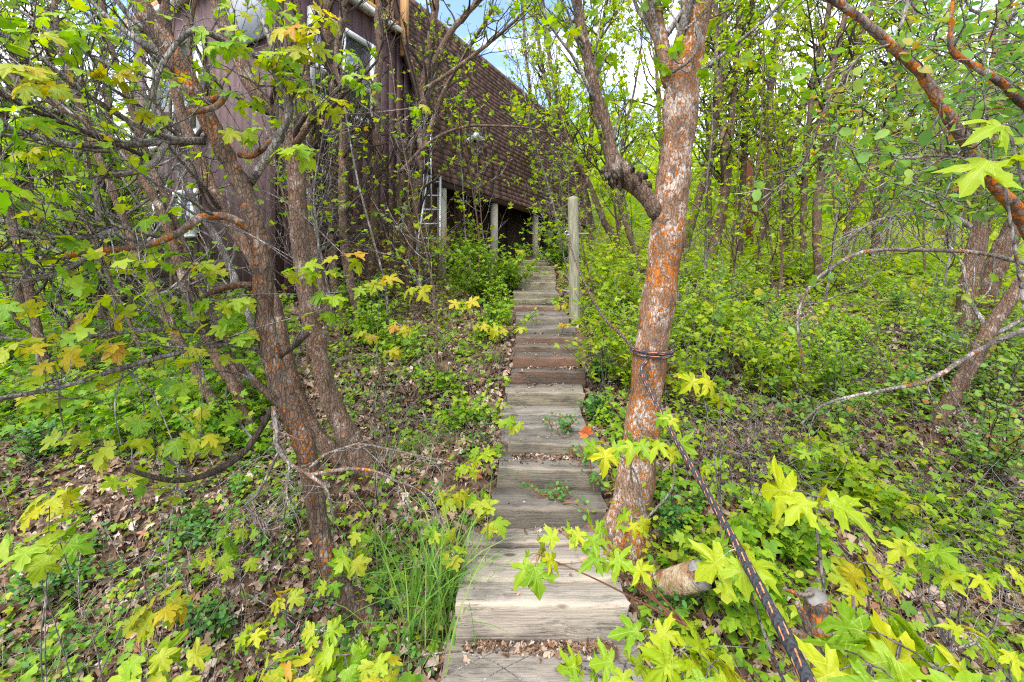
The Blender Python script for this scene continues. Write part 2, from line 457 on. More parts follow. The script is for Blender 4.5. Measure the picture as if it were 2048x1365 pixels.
# ------------------------------------------------------------------ mesh helpers
class MB:
    def __init__(self):
        self.v, self.f, self.n, self.uv = [], [], 0, []

    def add(self, verts, *faces, uv=None):
        verts = np.asarray(verts, float).reshape(-1, 3)
        for fa in faces:
            fa = np.asarray(fa, np.int64)
            if fa.size:
                self.f.append(fa + self.n)
        self.v.append(verts)
        self.n += len(verts)
        if uv is not None:
            self.uv.append(np.asarray(uv, float).reshape(-1, 2))

    def tube(self, pts, rad, k=6, cap=True, uv=False, jit=0.0, rg=None):
        pts = np.asarray(pts, float)
        n = len(pts)
        rad = np.broadcast_to(np.asarray(rad, float), (n,))
        t = norm(np.gradient(pts, axis=0))
        ref = np.array([0.31, 0.17, 0.93]) if abs(t[0][2]) < 0.9 else np.array([1.0, 0.2, 0.1])
        u = np.empty((n, 3))
        a = norm(np.cross(t[0], ref))
        for i in range(n):
            a = a - t[i] * np.dot(a, t[i])
            a = a / (np.linalg.norm(a) + 1e-9)
            u[i] = a
        w = np.cross(t, u)
        ang = np.arange(k) / k * 2 * np.pi
        rr = rad[:, None] * np.ones((1, k))
        if jit and rg is not None:
            rr = rr * (1 + jit * (rg.normal(size=(n, k)) * 0.6 + rg.normal(size=(n, 1)) * 0.6))
        V = pts[:, None, :] + rr[:, :, None] * (u[:, None, :] * np.cos(ang)[None, :, None] + w[:, None, :] * np.sin(ang)[None, :, None])
        i = np.arange(n - 1)[:, None] * k
        j = np.arange(k)[None, :]
        j2 = (j + 1) % k
        q = np.stack([i + j, i + j2, i + k + j2, i + k + j], -1).reshape(-1, 4)
        V = V.reshape(-1, 3)
        tri = []
        if cap:
            V = np.vstack([V, pts[-1:] + t[-1:] * rad[-1] * 0.3, pts[:1]])
            c, c0 = n * k, n * k + 1
            tri = [[(n - 1) * k + jj, (n - 1) * k + (jj + 1) % k, c] for jj in range(k)] + [[(jj + 1) % k, jj, c0] for jj in range(k)]
        uvs = None
        if uv:
            s = np.concatenate([[0], np.cumsum(np.linalg.norm(np.diff(pts, axis=0), axis=1))])
            vv = np.minimum(ang / (2 * np.pi), 1 - ang / (2 * np.pi)) * 2
            uvs = np.stack([np.repeat(s, k), np.tile(vv, n)], -1)
            if cap:
                uvs = np.vstack([uvs, [[s[-1], 0], [0, 0]]])
        self.add(V, q, tri, uv=uvs)

    def box(self, c, s, rot=None):
        c, h = np.asarray(c, float), np.asarray(s, float) / 2
        v = np.array([[x, y, z] for x in (-1, 1) for y in (-1, 1) for z in (-1, 1)], float) * h
        if rot is not None:
            v = v @ np.asarray(rot).T
        self.add(v + c, [[0, 1, 3, 2], [4, 6, 7, 5], [0, 4, 5, 1], [2, 3, 7, 6], [0, 2, 6, 4], [1, 5, 7, 3]])

    def mesh(self, name, mat, base=(0, 0, 0), smooth=True):
        me = bpy.data.meshes.new(name)
        V = (np.vstack(self.v) - np.asarray(base, float)).astype(np.float32)
        loops = np.concatenate([x.ravel() for x in self.f])
        cnt = np.concatenate([np.full(len(x), x.shape[1]) for x in self.f])
        start = np.concatenate([[0], np.cumsum(cnt)[:-1]])
        me.vertices.add(len(V))
        me.vertices.foreach_set('co', V.ravel())
        me.loops.add(len(loops))
        me.loops.foreach_set('vertex_index', loops.astype(np.int32))
        me.polygons.add(len(cnt))
        me.polygons.foreach_set('loop_start', start.astype(np.int32))
        if self.uv and sum(len(x) for x in self.uv) == len(V):
            uv = np.vstack(self.uv)[loops].astype(np.float32)
            me.uv_layers.new(name='UVMap').data.foreach_set('uv', uv.ravel())
        me.update(calc_edges=True)
        if smooth:
            me.polygons.foreach_set('use_smooth', np.ones(len(cnt), bool))
        me.materials.append(mat)
        return me

    def build(self, name, mat, parent=None, smooth=True, kind=None):
        base = np.array(parent['_base']) if parent is not None and '_base' in parent else np.zeros(3)
        o = bpy.data.objects.new(name, self.mesh(name, mat, base, smooth))
        COL.objects.link(o)
        if parent is not None:
            o.parent = parent
            if '_sub' in parent:
                pass
        if kind:
            o['kind'] = kind
        return o


def thing(name, label, cat, base, group=None):
    o = bpy.data.objects.new(name, None)
    o.location = base
    o.empty_display_size = 0.1
    o['_base'] = [float(x) for x in base]
    o['label'], o['category'] = label, cat
    if group:
        o['group'] = group
    COL.objects.link(o)
    return o


def subroot(o, parent):
    """let a mesh part carry sub-parts built in the same world coordinates"""
    o['_base'] = list(parent['_base'])
    return o


def tag(o, label, cat, group=None):
    o['label'], o['category'] = label, cat
    if group:
        o['group'] = group
    return o


def crv(pts, step):
    """Catmull-Rom through the rows of pts (any number of columns), resampled"""
    p = np.asarray(pts, float)
    if len(p) < 3:
        n = max(2, int(np.linalg.norm(p[-1, :3] - p[0, :3]) / step) + 1)
        return p[0] + (p[-1] - p[0]) * np.linspace(0, 1, n)[:, None]
    q = np.vstack([2 * p[0] - p[1], p, 2 * p[-1] - p[-2]])
    out = []
    for i in range(1, len(q) - 2):
        n = max(2, int(np.linalg.norm(q[i + 1, :3] - q[i, :3]) / step) + 1)
        t = np.linspace(0, 1, n, endpoint=False)[:, None]
        a, b_, c, d = q[i - 1], q[i], q[i + 1], q[i + 2]
        out.append(0.5 * (2 * b_ + (c - a) * t + (2 * a - 5 * b_ + 4 * c - d) * t ** 2 + (3 * b_ - a - 3 * c + d) * t ** 3))
    out.append(q[-2:-1])
    return np.vstack(out)


# ------------------------------------------------------------------ leaf shapes
_HI = [(0, 0), (.12, -.10), (.30, -.16), (.33, -.07), (.46, -.05), (.36, .06), (.26, .15), (.40, .20), (.52, .24), (.60, .36), (.86, .50), (.64, .52), (.60, .62), (.46, .56), (.30, .50), (.17, .44), (.19, .58), (.30, .75), (.20, .78), (.15, .90), (0, 1.10)]
_MAPLE_ROUND = [(0, 0), (.16, -.06), (.36, -.02), (.44, .07), (.34, .17), (.33, .22), (.52, .28), (.60, .40), (.74, .48), (.70, .58), (.55, .60), (.42, .56), (.24, .50), (.22, .60), (.30, .70), (.27, .82), (.12, .86), (.08, .97), (0, 1.0)]
_MID = [(0, 0), (.28, -.06), (.46, .05), (.37, .19), (.76, .50), (.5, .6), (.27, .52), (.30, .76), (0, 1.05)]
_FAR = [(0, 0), (.42, .08), (.70, .52), (.24, .54), (0, 1.0)]
_OVAL = [(0, 0), (.22, .12), (.34, .38), (.30, .66), (.16, .9), (0, 1.0)]
_OVALF = [(0, 0), (.30, .25), (.28, .7), (0, 1.0)]


def leaf_tpl(half, cy=0.32, ring=False, fold=0.10, droop=0.22, wav=0.05, seed=0):
    r = np.random.default_rng(seed)
    h = np.array(half, float)
    asym = 1 + r.normal(size=h.shape) * 0.05
    right = h * asym
    left = (h * (1 + r.normal(size=h.shape) * 0.05))[1:-1][::-1] * np.array([-1, 1])
    out = np.vstack([right, left])
    c = np.array([[0.0, cy]])
    n = len(out)
    idx = np.arange(n)
    nx = (idx + 1) % n
    if ring:
        mid = c + (out - c) * 0.5
        v2 = np.vstack([c, mid, out])
        tri = np.stack([np.zeros(n, int), 1 + idx, 1 + nx], -1)
        quad = np.stack([1 + idx, 1 + n + idx, 1 + n + nx, 1 + nx], -1)
        fa = np.vstack([tri, quad[:, [0, 1, 2]], quad[:, [0, 2, 3]]])
    else:
        v2 = np.vstack([c, out])
        fa = np.stack([np.zeros(n, int), 1 + idx, 1 + nx], -1)
    z = fold * np.abs(v2[:, 0]) - droop * np.maximum(v2[:, 1] - 0.2, 0) ** 2 - droop * 0.7 * v2[:, 0] ** 2 + wav * r.normal(size=len(v2))
    z[0] = 0
    return np.column_stack([v2, z]), fa, v2


T_HI = [leaf_tpl(_HI, ring=True, fold=0.10 + 0.09 * (i % 4), droop=0.18 + 0.16 * (i % 5), wav=0.035, seed=i) for i in range(9)]
T_RND = [leaf_tpl(_MAPLE_ROUND, ring=True, fold=0.10 + 0.09 * (i % 4), droop=0.2 + 0.17 * (i % 5), wav=0.035, seed=20 + i) for i in range(9)]
T_MID = [leaf_tpl(_MID, fold=0.16, droop=0.35, wav=0.05, seed=40 + i) for i in range(6)]
T_FAR = [leaf_tpl(_FAR, fold=0.18, droop=0.3, wav=0.06, seed=60 + i) for i in range(5)]
T_OVAL = [leaf_tpl(_OVAL, cy=0.45, fold=0.20, droop=0.15, wav=0.02, seed=80 + i) for i in range(3)]
T_OVALF = [leaf_tpl(_OVALF, cy=0.45, fold=0.25, droop=0.15, wav=0.03, seed=90 + i) for i in range(3)]
T_LIT = [leaf_tpl(_MID, fold=0.45, droop=0.7, wav=0.16, seed=100 + i) for i in range(8)]
T_LITF = [leaf_tpl(_FAR, fold=0.45, droop=0.6, wav=0.16, seed=140 + i) for i in range(6)]
T_BUD = [leaf_tpl(_OVALF, cy=0.45, fold=0.7, droop=0.5, wav=0.1, seed=120 + i) for i in range(3)]


def scatter(mb, tpls, pos, dr, nr, size, rg):
    """lay one leaf at every pos, tip along dr, upper face along nr"""
    pos, dr, nr = np.asarray(pos, float), norm(dr), np.asarray(nr, float)
    size = np.broadcast_to(np.asarray(size, float), (len(pos),))
    nr = norm(nr - dr * np.sum(nr * dr, -1, keepdims=True))
    xr = np.cross(dr, nr)
    pick = rg.integers(0, len(tpls), len(pos))
    for k, (tv, tf, _) in enumerate(tpls):
        s = np.nonzero(pick == k)[0]
        if not len(s):
            continue
        asp = rg.uniform(0.85, 1.15, (len(s), 1, 1))
        V = pos[s][:, None, :] + size[s][:, None, None] * (tv[None, :, 0:1] * xr[s][:, None, :] * asp + tv[None, :, 1:2] * dr[s][:, None, :] + tv[None, :, 2:3] * nr[s][:, None, :])
        Fc = (tf[None] + (np.arange(len(s)) * len(tv))[:, None, None]).reshape(-1, 3)
        mb.add(V.reshape(-1, 3), Fc)


_leafmesh = {}


def leaf_mesh(tpl_name, tpls, k, mat):
    key = (tpl_name, k, mat.name)
    if key not in _leafmesh:
        mb = MB()
        mb.add(tpls[k][0], tpls[k][1], uv=tpls[k][2])
        _leafmesh[key] = mb.mesh('leaf', mat)
    return _leafmesh[key]


TPL = {'hi': T_HI, 'rnd': T_RND, 'mid': T_MID, 'oval': T_OVAL}


def leaf_obj(parent, tpl, pos, dr, nr, size, mat, rg, name='leaf'):
    dr = norm(dr)
    nr = norm(np.asarray(nr, float) - dr * np.dot(nr, dr))
    x = np.cross(dr, nr)
    k = int(rg.integers(0, len(TPL[tpl])))
    o = bpy.data.objects.new(name, leaf_mesh(tpl, TPL[tpl], k, mat))
    b = np.array(parent['_base'])
    a = rg.uniform(0.88, 1.12)
    m = Matrix(((x[0] * size * a, dr[0] * size, nr[0] * size, pos[0] - b[0]), (x[1] * size * a, dr[1] * size, nr[1] * size, pos[1] - b[1]), (x[2] * size * a, dr[2] * size, nr[2] * size, pos[2] - b[2]), (0, 0, 0, 1)))
    o.parent = parent
    o.matrix_basis = m
    COL.objects.link(o)
    return o


# ------------------------------------------------------------------ ground
STEPS = [  # nose depth, tread height, left x, right x, tread depth, forward tilt, yaw, tone
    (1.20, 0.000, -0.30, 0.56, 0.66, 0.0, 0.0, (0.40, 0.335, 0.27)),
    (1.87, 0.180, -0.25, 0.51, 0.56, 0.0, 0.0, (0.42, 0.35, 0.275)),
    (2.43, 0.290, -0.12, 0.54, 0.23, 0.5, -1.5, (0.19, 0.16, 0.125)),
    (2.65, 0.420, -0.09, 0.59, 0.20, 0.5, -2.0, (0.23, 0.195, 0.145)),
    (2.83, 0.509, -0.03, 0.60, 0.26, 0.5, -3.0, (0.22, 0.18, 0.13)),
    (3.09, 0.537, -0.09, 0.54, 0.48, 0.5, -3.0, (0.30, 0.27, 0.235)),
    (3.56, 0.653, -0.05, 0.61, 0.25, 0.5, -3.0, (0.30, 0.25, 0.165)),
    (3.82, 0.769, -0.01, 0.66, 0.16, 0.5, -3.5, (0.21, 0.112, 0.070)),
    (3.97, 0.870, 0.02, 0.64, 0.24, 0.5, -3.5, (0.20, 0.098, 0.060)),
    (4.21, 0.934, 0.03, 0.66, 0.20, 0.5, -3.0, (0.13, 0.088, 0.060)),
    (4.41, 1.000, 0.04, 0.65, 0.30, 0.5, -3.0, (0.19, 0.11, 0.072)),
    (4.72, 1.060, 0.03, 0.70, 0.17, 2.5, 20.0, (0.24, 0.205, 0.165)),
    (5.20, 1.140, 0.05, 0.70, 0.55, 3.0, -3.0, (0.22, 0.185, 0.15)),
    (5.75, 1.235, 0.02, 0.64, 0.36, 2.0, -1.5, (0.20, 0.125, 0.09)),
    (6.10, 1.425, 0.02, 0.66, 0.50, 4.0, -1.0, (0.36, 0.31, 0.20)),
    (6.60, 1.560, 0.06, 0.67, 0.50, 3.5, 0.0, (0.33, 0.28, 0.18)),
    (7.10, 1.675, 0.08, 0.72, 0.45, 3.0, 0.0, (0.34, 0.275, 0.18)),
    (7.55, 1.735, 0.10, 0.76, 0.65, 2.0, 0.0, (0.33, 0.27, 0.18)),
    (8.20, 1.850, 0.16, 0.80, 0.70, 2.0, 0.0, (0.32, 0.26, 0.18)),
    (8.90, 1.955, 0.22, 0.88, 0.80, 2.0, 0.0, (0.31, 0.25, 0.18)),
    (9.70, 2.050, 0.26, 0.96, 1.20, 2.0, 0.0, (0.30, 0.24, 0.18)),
]
_gy = [-40, -6, 0.4, 1.2] + [s[0] for s in STEPS[1:]] + [11.2, 16, 25, 45, 90, 250, 500]
_gz = [-9, -1.6, -0.2, -0.1] + [STEPS[i - 1][1] - 0.03 for i in range(1, len(STEPS))] + [2.14, 3.05, 5.3, 11.5, 24, 52, 60]


def ground(x, y):
    x, y = np.asarray(x, float), np.asarray(y, float)
    g = np.interp(y, _gy, _gz)
    cx = np.interp(y, [1.2, 2.4, 4, 6, 9], [0.13, 0.22, 0.33, 0.34, 0.55])
    a = np.clip((np.abs(x - cx) - 0.42) / 0.5, 0, 1)
    amp = a * a * (3 - 2 * a)
    nz = 0.035 * (np.sin(3.1 * x + 1.7 * y) + np.sin(-2.3 * x + 4.1 * y + 1.1) + np.sin(5.7 * x - 1.9 * y + 2.3)) + 0.10 * np.sin(0.9 * x + 0.7) * np.sin(0.8 * y + 0.4)
    left = np.where(x < cx, -0.10, 0.03)
    far = np.clip((np.abs(x) - 6) / 20, 0, 1) * np.clip((y - 6) / 20, 0, 1) * 0.8 * np.sin(x * 0.13)
    return g + amp * (nz + left) + far - 0.02


def hit(px, py, dmax=70.0):
    """depth at which the sight line through a photo pixel meets the ground"""
    d = np.concatenate([np.arange(0.6, 12, 0.02), np.arange(12, dmax, 0.2)])
    x = (px - 1024) / F * d
    z = ZC - (py - HZ) / F * d
    k = np.nonzero(ground(x, d) >= z)[0]
    return float(d[k[0]]) if len(k) else 14.0


def _axis(bounds):
    out = []
    for a, b_, s in bounds:
        out.append(np.arange(a, b_, s))
    return np.concatenate(out + [[bounds[-1][1]]])


gx = _axis([(-300, -60, 30), (-60, -12, 4), (-12, -5, 0.5), (-5, 6, 0.11), (6, 13, 0.5), (13, 60, 4), (60, 300, 30)])
gyv = _axis([(-40, -3, 3), (-3, 1, 0.3), (1, 9, 0.10), (9, 16, 0.4), (16, 60, 2), (60, 500, 22)])
GX, GY = np.meshgrid(gx, gyv)
mb = MB()
V = np.column_stack([GX.ravel(), GY.ravel(), ground(GX, GY).ravel()])
nx_, ny_ = len(gx), len(gyv)
ii = (np.arange(ny_ - 1)[:, None] * nx_ + np.arange(nx_ - 1)[None, :]).ravel()
mb.add(V, np.stack([ii, ii + 1, ii + 1 + nx_, ii + nx_], -1))
go = mb.build('ground', M['soil'])
go['kind'] = 'structure'


# ------------------------------------------------------------------ staircase
def timber(root, xl, xr, y0, y1, zt, h, tilt, yaw, tone, seed, name='timber'):
    r = np.random.default_rng(seed)
    w, dp = xr - xl, y1 - y0
    nb = 14
    c = 0.012
    prof = np.array([(-dp / 2 + c, 0), (-dp / 2 + c * .3, -c * .3), (-dp / 2, -c), (-dp / 2, -h * .5), (-dp / 2, -h), (dp / 2, -h), (dp / 2, -c), (dp / 2 - c, 0), (0, 0)])
    k = len(prof)
    xs = np.linspace(-w / 2, w / 2, nb)
    V = np.empty((nb, k, 3))
    V[:, :, 0] = xs[:, None]
    V[:, :, 1] = prof[None, :, 0]
    V[:, :, 2] = prof[None, :, 1]
    V[:, :4, 1:] += r.normal(size=(nb, 4, 2)) * 0.0035
    V[:, 6:, 2] += r.normal(size=(nb, 3)) * 0.002
    V[0, :, 0] += r.normal(size=k) * 0.006 + 0.004
    V[-1, :, 0] += r.normal(size=k) * 0.006 - 0.004
    V[:, :, 2] += 0.004 * np.sin(xs * 5 + seed)[:, None]
    q = []
    for i in range(nb - 1):
        for j in range(k):
            j2 = (j + 1) % k
            q.append([i * k + j, i * k + j2, (i + 1) * k + j2, (i + 1) * k + j])
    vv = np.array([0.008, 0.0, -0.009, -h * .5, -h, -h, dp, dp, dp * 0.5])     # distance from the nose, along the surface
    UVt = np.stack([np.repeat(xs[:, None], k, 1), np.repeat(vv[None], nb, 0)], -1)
    mbx = MB()
    mbx.add(V.reshape(-1, 3), q, uv=UVt.reshape(-1, 2))
    mbx.add(V[0], [list(range(k))[::-1]], uv=UVt[0] * [1, 0] + [0, -0.2])
    mbx.add(V[-1], [list(range(k))], uv=UVt[-1] * [1, 0] + [0, -0.2])
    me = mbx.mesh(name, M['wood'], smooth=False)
    o = bpy.data.objects.new(name, me)
    o.parent = root
    b = np.array(root['_base'])
    o.location = ((xl + xr) / 2 - b[0], (y0 + y1) / 2 - b[1], zt - b[2] - math.sin(R(tilt)) * 0)
    o.rotation_euler = (R(tilt), 0, R(yaw))
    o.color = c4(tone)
    COL.objects.link(o)
    return o


stairs = thing('staircase', 'weathered timber stairs climbing the slope to the brown house', 'stairs', (0.13, 1.2, 0.0))
sd = 0
for i, (y, z, xl, xr, dp, tilt, yaw, tone) in enumerate(STEPS):
    prev = STEPS[i - 1][1] if i else -0.15
    rise = z - prev
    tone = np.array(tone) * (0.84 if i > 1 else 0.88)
    nbd = max(1, int(round(dp / 0.19))) if i in (0, 1) else (2 if dp > 0.3 else 1)
    if i == 1:
        nbd = 4
    h = max(0.19, rise + 0.06)
    bw = dp / nbd
    for k in range(nbd):
        sd += 1
        r = np.random.default_rng(sd)
        j = r.normal(size=3) * 0.008
        gap = 0.017
        zz = z + (k * bw + bw / 2 - dp / 2) * math.sin(R(tilt)) + (j[2] * 0.7 if k else 0) + dp / 2 * math.sin(R(tilt)) * 0
        yy = y + k * bw
        yo = math.tan(R(yaw)) * 0.0
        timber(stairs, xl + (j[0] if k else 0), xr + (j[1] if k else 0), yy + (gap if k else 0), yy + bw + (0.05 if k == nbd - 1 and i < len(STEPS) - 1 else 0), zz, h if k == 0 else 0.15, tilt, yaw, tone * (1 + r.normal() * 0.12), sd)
    if rise > 0.15 and i == 14:
        sd += 1
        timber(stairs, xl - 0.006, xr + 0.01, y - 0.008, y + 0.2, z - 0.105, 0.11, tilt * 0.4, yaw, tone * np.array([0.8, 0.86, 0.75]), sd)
# lower timber ends that show beside the wide treads
timber(stairs, -0.20, 0.10, 3.02, 3.19, 0.47, 0.16, 0, -3, (0.20, 0.17, 0.14), 301)
timber(stairs, 0.70, 0.95, 5.98, 6.1, 1.44, 0.05, 0, 0, (0.30, 0.28, 0.26), 302)

# ------------------------------------------------------------------ house
HD = np.array([0.484, 0.875, 0.0])     # along the eave, away from the viewer
HN = np.array([-0.875, 0.484, 0.0])    # into the house
HE = np.array([-1.36, 7.70, 0.0])      # near end of the eave
UP = np.array([0, 0, 1.0])


def hp(t, s, z):
    return HE + HD * t + HN * s + UP * z


house = thing('house', 'dark brown house with steep shingled roof above the stairs', 'house', hp(0, 0.9, 1.2))
HROT = np.column_stack([HD, HN, UP])
SW = 0.9
TC = -2.455
WT = 6.22
# side wall (facing the stairs side) and front wall: a backing with boards proud of it
mbw = MB()
mbw.box(hp((TC + 9.0) / 2 + 0.03, SW + 0.16, (0.4 + WT) / 2), (9.0 - TC - 0.06, 0.2, WT - 0.4), HROT)
wall_side = subroot(mbw.build('wall', M['shadowgap'], house, False), house)
for k in range(15):
    t0 = TC + k * 0.205
    mbx = MB()
    mbx.box(hp(t0 + 0.1, SW + 0.066, (0.5 + WT) / 2), (0.2015, 0.035, WT - 0.5), HROT)
    mbx.build('board', M['siding'], wall_side, False)
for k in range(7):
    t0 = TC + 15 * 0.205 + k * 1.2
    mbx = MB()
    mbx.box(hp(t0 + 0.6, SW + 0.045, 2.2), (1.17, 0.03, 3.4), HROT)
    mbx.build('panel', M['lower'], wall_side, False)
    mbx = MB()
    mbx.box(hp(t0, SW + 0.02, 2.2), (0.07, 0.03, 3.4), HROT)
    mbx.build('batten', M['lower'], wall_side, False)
AW = 4.42


def ap(a, z, out=0.0):
    """point on the front wall, a metres from the near corner"""
    return HE + HD * (TC - out) + HN * (SW + a) + UP * z


mbw = MB()
mbw.box(hp(TC + 0.16, SW + 0.06 + AW / 2, (0.4 + WT) / 2), (0.2, AW, WT - 0.4), HROT)
wall_front = subroot(mbw.build('wall', M['shadowgap'], house, False), house)
nb_ = 22
for k in range(nb_):
    w = AW / nb_
    mbx = MB()
    mbx.box(ap(0.03 + (k + 0.5) * w, (0.5 + WT) / 2, -0.066), (0.035, w - 0.0035, WT - 0.5), HROT)
    mbx.build('board', M['siding'], wall_front, False)


def window(corner_fn, u0, u1, z0, z1, sashes, split=None):
    """a white framed window; corner_fn(u, z, out) gives points, its plane axis from the wall"""
    c = corner_fn((u0 + u1) / 2, (z0 + z1) / 2, 0.0)
    side = corner_fn is sp
    fw = 0.085

    def bar(u, z, wu, wz, out, th, nm, mt, par):
        q = MB()
        q.box(corner_fn(u, z, out), (wu, th, wz) if side else (th, wu, wz), HROT)
        return q.build(nm, mt, par, False)
    fr = MB()
    for (u, z, wu, wz) in ((u0, (z0 + z1) / 2, fw, z1 - z0 + fw), (u1, (z0 + z1) / 2, fw, z1 - z0 + fw)):
        fr.box(corner_fn(u, z, 0.03), (wu, 0.08, wz) if side else (0.08, wu, wz), HROT)
    for (u, z, wu, wz) in (((u0 + u1) / 2, z0, u1 - u0 - fw, fw), ((u0 + u1) / 2, z1, u1 - u0 - fw, fw)):
        fr.box(corner_fn(u, z, 0.03), (wu, 0.08, wz) if side else (0.08, wu, wz), HROT)
    win = subroot(fr.build('window', M['white'], house, False), house)
    n = sashes
    wd = (u1 - u0 - fw) / n
    for k in range(n):
        uc = u0 + fw / 2 + wd * (k + 0.5)
        bar(uc, (z0 + z1) / 2, wd - 0.01, z1 - z0 - fw, 0.012, 0.012, 'pane', M['glass'], win)
        if k:
            bar(uc - wd / 2, (z0 + z1) / 2, 0.055, z1 - z0 - fw - 0.004, 0.027, 0.05, 'mullion', M['white'], win)
    if split:
        bar((u0 + u1) / 2, split, u1 - u0 - fw - 0.004, 0.06, 0.032, 0.05, 'transom', M['white'], win)
    bar((u0 + u1) / 2, z0 - fw * 0.75, u1 - u0 + 0.16, 0.04, 0.06, 0.1, 'sill', M['white'], win)
    return win


def sp(t, z, out=0.0):
    return hp(t, SW - out + 0.02, z)


window(sp, -1.86, -0.66, 4.34, 5.66, 2, 4.86)
window(ap, 2.05, 3.35, 2.35, 3.02, 3)
window(ap, 1.85, 3.55, 3.95, 5.55, 2)
mbx = MB()
mbx.box(ap(0.62, 5.6, 0.0), (0.05, 1.0, 1.15), HROT)
mbx.build('grey_panel', M['greypanel'], house, False)
# gutter, deck edge and railing above the walls
g = MB()
g.box(hp((TC + 0.1) / 2 - 0.08, SW - 0.06, WT + 0.03), (-TC + 0.26, 0.12, 0.09), HROT)
g.build('gutter', M['white'], house, False)
g = MB()
g.box(hp(TC - 0.06, SW + AW / 2 + 0.02, WT + 0.03), (0.12, AW, 0.09), HROT)
g.build('gutter', M['white'], house, False)
g = MB()
g.box(hp(TC / 2 + 0.2, SW + AW / 2, WT + 0.14), (-TC + 0.6, AW + 0.1, 0.12), HROT)
g.build('deck', M['pine'], house, False)
rail = MB()
rail.box(hp(TC / 2, SW + 0.02, WT + 1.15), (-TC, 0.09, 0.05), HROT)
rail.box(hp(TC + 0.02, SW + AW / 2 + 0.1, WT + 1.152), (0.09, AW - 0.1, 0.05), HROT)
railing = subroot(rail.build('railing', M['pine'], house, False), house)
bal = MB()
bal.box((0, 0, 0), (0.045, 0.045, 0.93), HROT)
bme = bal.mesh('baluster', M['pine'], smooth=False)
bspots = [hp(TC + 0.07 + i * 0.125, SW + 0.02, WT + 0.66) for i in range(19)] + [hp(TC + 0.02, SW + 0.12 + i * 0.125, WT + 0.66) for i in range(34)]
for p in bspots:
    o = bpy.data.objects.new('baluster', bme)
    o.parent = railing
    o.location = p - np.array(house['_base'])
    COL.objects.link(o)
g = MB()
g.box(hp(0.03, SW - 0.12, 6.55), (0.11, 0.13, 1.5), HROT)
g.build('corner_post', M['pine'], house, False)

# roof: flared profile extruded along the eave, shingles laid on it
PROF = crv(np.array([(0, 3.40), (0.13, 3.80), (0.27, 4.60), (0.45, 5.25), (0.70, 6.0), (0.86, 6.65), (1.0, 7.25)])[:, [0, 1, 1]] * [1, 1, 0], 0.03)[:, :2]
arc = np.concatenate([[0], np.cumsum(np.linalg.norm(np.diff(PROF, axis=0), axis=1))])
RL = 9.2


def prof_at(a):
    return np.array([np.interp(a, arc, PROF[:, 0]), np.interp(a, arc, PROF[:, 1])])


mbr = MB()
n = len(PROF)
outer0 = np.array([hp(0.0, p[0] + 0.02, p[1]) for p in PROF])
outer1 = np.array([hp(RL, p[0] + 0.02, p[1]) for p in PROF])
inner0 = np.array([hp(0.0, p[0] + 0.13, p[1] - 0.02) for p in PROF])
inner1 = np.array([hp(RL, p[0] + 0.13, p[1] - 0.02) for p in PROF])
V = np.vstack([outer0, outer1, inner1, inner0])
q = []
for i in range(n - 1):
    for a, b_ in ((0, n), (n, 2 * n), (2 * n, 3 * n), (3 * n, 0)):
        q.append([a + i, b_ + i, b_ + i + 1, a + i + 1])
q.append([0, 3 * n, 2 * n, n])
q.append([n - 1, 2 * n - 1, 3 * n - 1, 4 * n - 1])
mbr.add(V, q)
# flat upper deck of the roof behind its top edge
mbr.box(hp(RL / 2, 3.0, 7.16), (RL - 0.02, 3.9, 0.1), HROT)
roof = subroot(mbr.build('roof', M['shadowgap'], house, False), house)
fa = MB()
fa.box(hp(RL / 2 + 0.01, 0.05, 3.36), (RL, 0.04, 0.13), HROT)
fa.build('fascia', M['lower'], roof, False)
fa = MB()
pts = np.array([hp(-0.025, p[0] + 0.05, p[1]) for p in PROF[::6]])
fa.tube(pts, 0.035, 4)
fa.build('rake_trim', M['lower'], roof, False)
EXP, SWD = 0.118, 0.30
sh = MB()
sh.box((0, 0.075, 0.007), (0.994, 0.15, 0.014))
shm = sh.mesh('shingle', M['shingle'], smooth=False)
rest = MB()
rg = np.random.default_rng(5)
nrow = int(arc[-1] / EXP)
count = 0
for r_ in range(nrow):
    a0 = r_ * EXP
    p0, p1 = prof_at(a0), prof_at(min(a0 + EXP, arc[-1]))
    sl = norm(p1 - p0)
    up = HN * sl[0] + UP * sl[1]
    out = np.cross(HD, up)
    out = out if np.dot(out, -HN) > 0 else -out
    lift = norm(up * 1.0 - out * 0.06)
    out2 = norm(np.cross(HD, lift))
    out2 = out2 if np.dot(out2, -HN) > 0 else -out2
    t = -rg.uniform(0, SWD)
    while t < RL:
        w = SWD * rg.uniform(0.55, 1.35)
        ta, tb = max(t, -0.01), min(t + w, RL)
        t += w
        if tb - ta < 0.05:
            continue
        c = hp((ta + tb) / 2, p0[0], p0[1]) + out2 * (0.004 + rg.uniform(0, 0.004)) - lift * rg.uniform(0, 0.008)
        rot = np.column_stack([HD, lift, out2])
        if tb < 2.55 and count < 300:
            count += 1
            o = bpy.data.objects.new('shingle', shm)
            o.parent = roof
            o.matrix_basis = Matrix.Translation(Vector(c - np.array(house['_base']))) @ Matrix(rot.tolist()).to_4x4() @ Matrix.Diagonal((tb - ta, 1, 1, 1))
            COL.objects.link(o)
        else:
            rest.box(c + lift * 0.075 + out2 * 0.007, ((tb - ta) * 0.994, 0.15, 0.014), rot)
rs = rest.build('shingles', M['shingle'], roof, False, 'stuff')
# pillars under the eave
for (t, zb) in ((0.335, 1.5), (2.215, 1.7), (4.335, 1.95), (6.9, 2.4)):
    mbx = MB()
    p = hp(t, 0.13, 0)
    mbx.tube(np.array([p + UP * zb, p + UP * (zb + 0.8), p + UP * 3.30]), 0.085, 16)
    mbx.build('pillar', M['pillar'], house)

